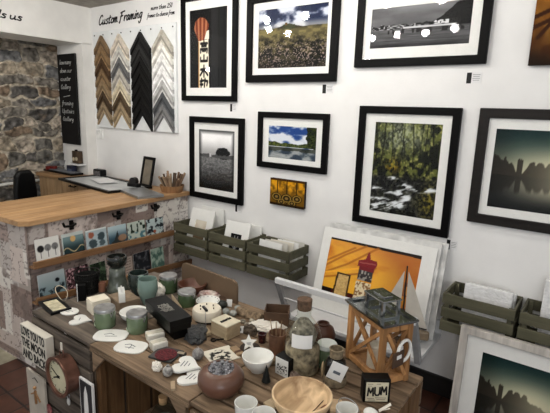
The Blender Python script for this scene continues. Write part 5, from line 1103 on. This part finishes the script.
obj('figure_arms', MB().bar((w*.25, -.016, .135), (w*.5, -.016, .16), .006, .005, up=(0, 1, 0)).bar((w*.75, -.016, .125), (w*.5, -.016, .16), .006, .005, up=(0, 1, 0)), mat('figure_head_wood', (.6, .46, .32), .6), t)
obj('string', MB().tube([(w*.36, -.0135, .225), (w*.5, -.0135, .24), (w*.66, -.0135, .225)], .0015, 5), WIRE, t)
t, w = hang('rocket_plaque', 'narrow dark plaque with a white rocket outline right of the clock', 'plaque', (78.4, 377.5), (91.5, 384.8), .26, .012)
obj('panel', MB().box((w/2, -.005, .13), (w, .01, .26)), ENV[0], t, bevel=.001); df_ = obj('dark_field', MB().box((w/2, -.0105, .13), (w-.014, .002, .246)), mat('charcoal_field', (.19, .19, .2), .6), t)
obj('rocket', MB().prism([(w*.5, .235), (w*.62, .2), (w*.66, .14), (w*.66, .06), (w*.82, .03), (w*.18, .03), (w*.34, .06), (w*.34, .14), (w*.38, .2)], .0115, .013, MZ), ENV[0], df_)
yb = YF-.004; P = atY(49.5, 409, yb); t = thing('round_badge', 'round red badge below the clock on the grey crate', 'badge', (P.x, yb, P.z)); obj('disc', MB().cyl((0, 0, 0), (0, -.006, 0), .026, n=28), mat('red_badge', (.42, .12, .14), .5, c2=(.62, .4, .4), scale=60), t)
P = atY(64, 404, yb-.03); t = thing('keyring', 'white metal keyring hanging under the copper clock', 'keyring', (P.x, YF-.012, P.z))
obj('ring', MB().tube([(.012*math.cos(a), 0, .03+.014*math.sin(a)) for a in np.linspace(0, 2*PI, 14)], .0025, 6), STL, t); obj('charm', MB().sphere((0, 0, 0), .017, (.7, .35, 1.1), 12), mat('white_charm', (.8, .8, .78), .4), t, smooth=True)
P = atY(23, 378, YF-.01); t = thing('disc_tag', 'pale round disc at the left edge of the grey crate under the sign', 'tag', (XA0+.004, YF-.004, P.z)); obj('disc', MB().cyl((-.012, 0, 0), (-.012, -.004, 0), .028, n=24), mat('pale_disc', (.66, .66, .64), .5), t)
# ------------------------------------------------------------------ framed misty lake leaning at the lower right
GWF = wood('whitewashed_frame', (.58, .56, .54), (.78, .76, .73), 'z', .6)
Wf, Hf = .62, .60
t = frame('whitewashed frame of a misty lake leaning against the right crates', (0, Wf, 0, Hf), (.115, Wf-.115, .105, Hf-.112), .038, p_mist, 130, 120, GWF, (-.488, 2.295, .001), math.radians(-4.5), .0, depth=.034, name='leaning_picture')
#@@END@@

# ------------------------------------------------------------------ ceiling spotlights (some seen reflected in the glass, the rest added unseen as fill)
BULB = bpy.data.materials.new('lamp_bulb'); BULB.use_nodes = True
nt = BULB.node_tree; e = nt.nodes.new('ShaderNodeEmission'); e.inputs['Color'].default_value = (1, .965, .91, 1); e.inputs['Strength'].default_value = 165
nt.links.new(e.outputs[0], nt.nodes['Material Output'].inputs['Surface'])
RECESS = thing('added_recess_lamp', 'unseen lamp added under the lintel to brighten the stone wall', 'lamp', (-4.33, .8, 2.195)); obj('base', MB().cyl((0, 0, 0), (0, 0, -.03), .04), WP, RECESS); obj('bulb', MB().sphere((0, 0, -.06), .03, n=16), BULB, RECESS, smooth=True)  # added out of sight, only to lift the dark stone recess
SPOTS = [(-2.67, 1.73), (-2.25, 1.74), (-2.94, 1.34), (-2.91, 1.05), (-1.47, 1.85), (-1.10, 1.78), (-1.94, .49), (-1.64, .51), (-2.24, .43), (-1.33, .64), (.35, 1.0), (-3.12, -.6), (-1.1, -.6), (.3, -.6), (-3.12, -1.3), (-1.1, -1.3), (.3, -1.3), (-.1, .1), (.6, .1)]  # mirrored bulbs first, then unseen ones added to light the front faces
for i, (x, y) in enumerate(SPOTS):
    t = thing('ceiling_spotlight', 'white ceiling spotlight bulb mirrored in the picture glass' if i < 10 else 'white ceiling bulb added out of view as fill light', 'lamp', (x, y, CEIL), 0, 'ceiling spotlights')
    obj('base', MB().cyl((0, 0, 0), (0, 0, -.05), .045), WP, t, smooth=True)
    obj('bulb', MB().sphere((0, 0, -.085), .038, n=16), BULB, t, smooth=True)
W = bpy.data.worlds.new('world'); SC.world = W; W.use_nodes = True
W.node_tree.nodes['Background'].inputs['Color'].default_value = (.95, .97, 1, 1); W.node_tree.nodes['Background'].inputs['Strength'].default_value = .5
l = bpy.data.lights.new('added_front_fill', 'AREA'); l.shape = 'RECTANGLE'; l.size = 1.8; l.size_y = 1.3; l.energy = 22; l.color = (.95, .97, 1)  # fill light added behind the camera for upright faces, no real window
lo = bpy.data.objects.new('added_front_fill_light', l); COL.objects.link(lo); lo.location = (1.4, -1.6, 1.5); lo.rotation_euler = (math.radians(90), 0, math.radians(20))
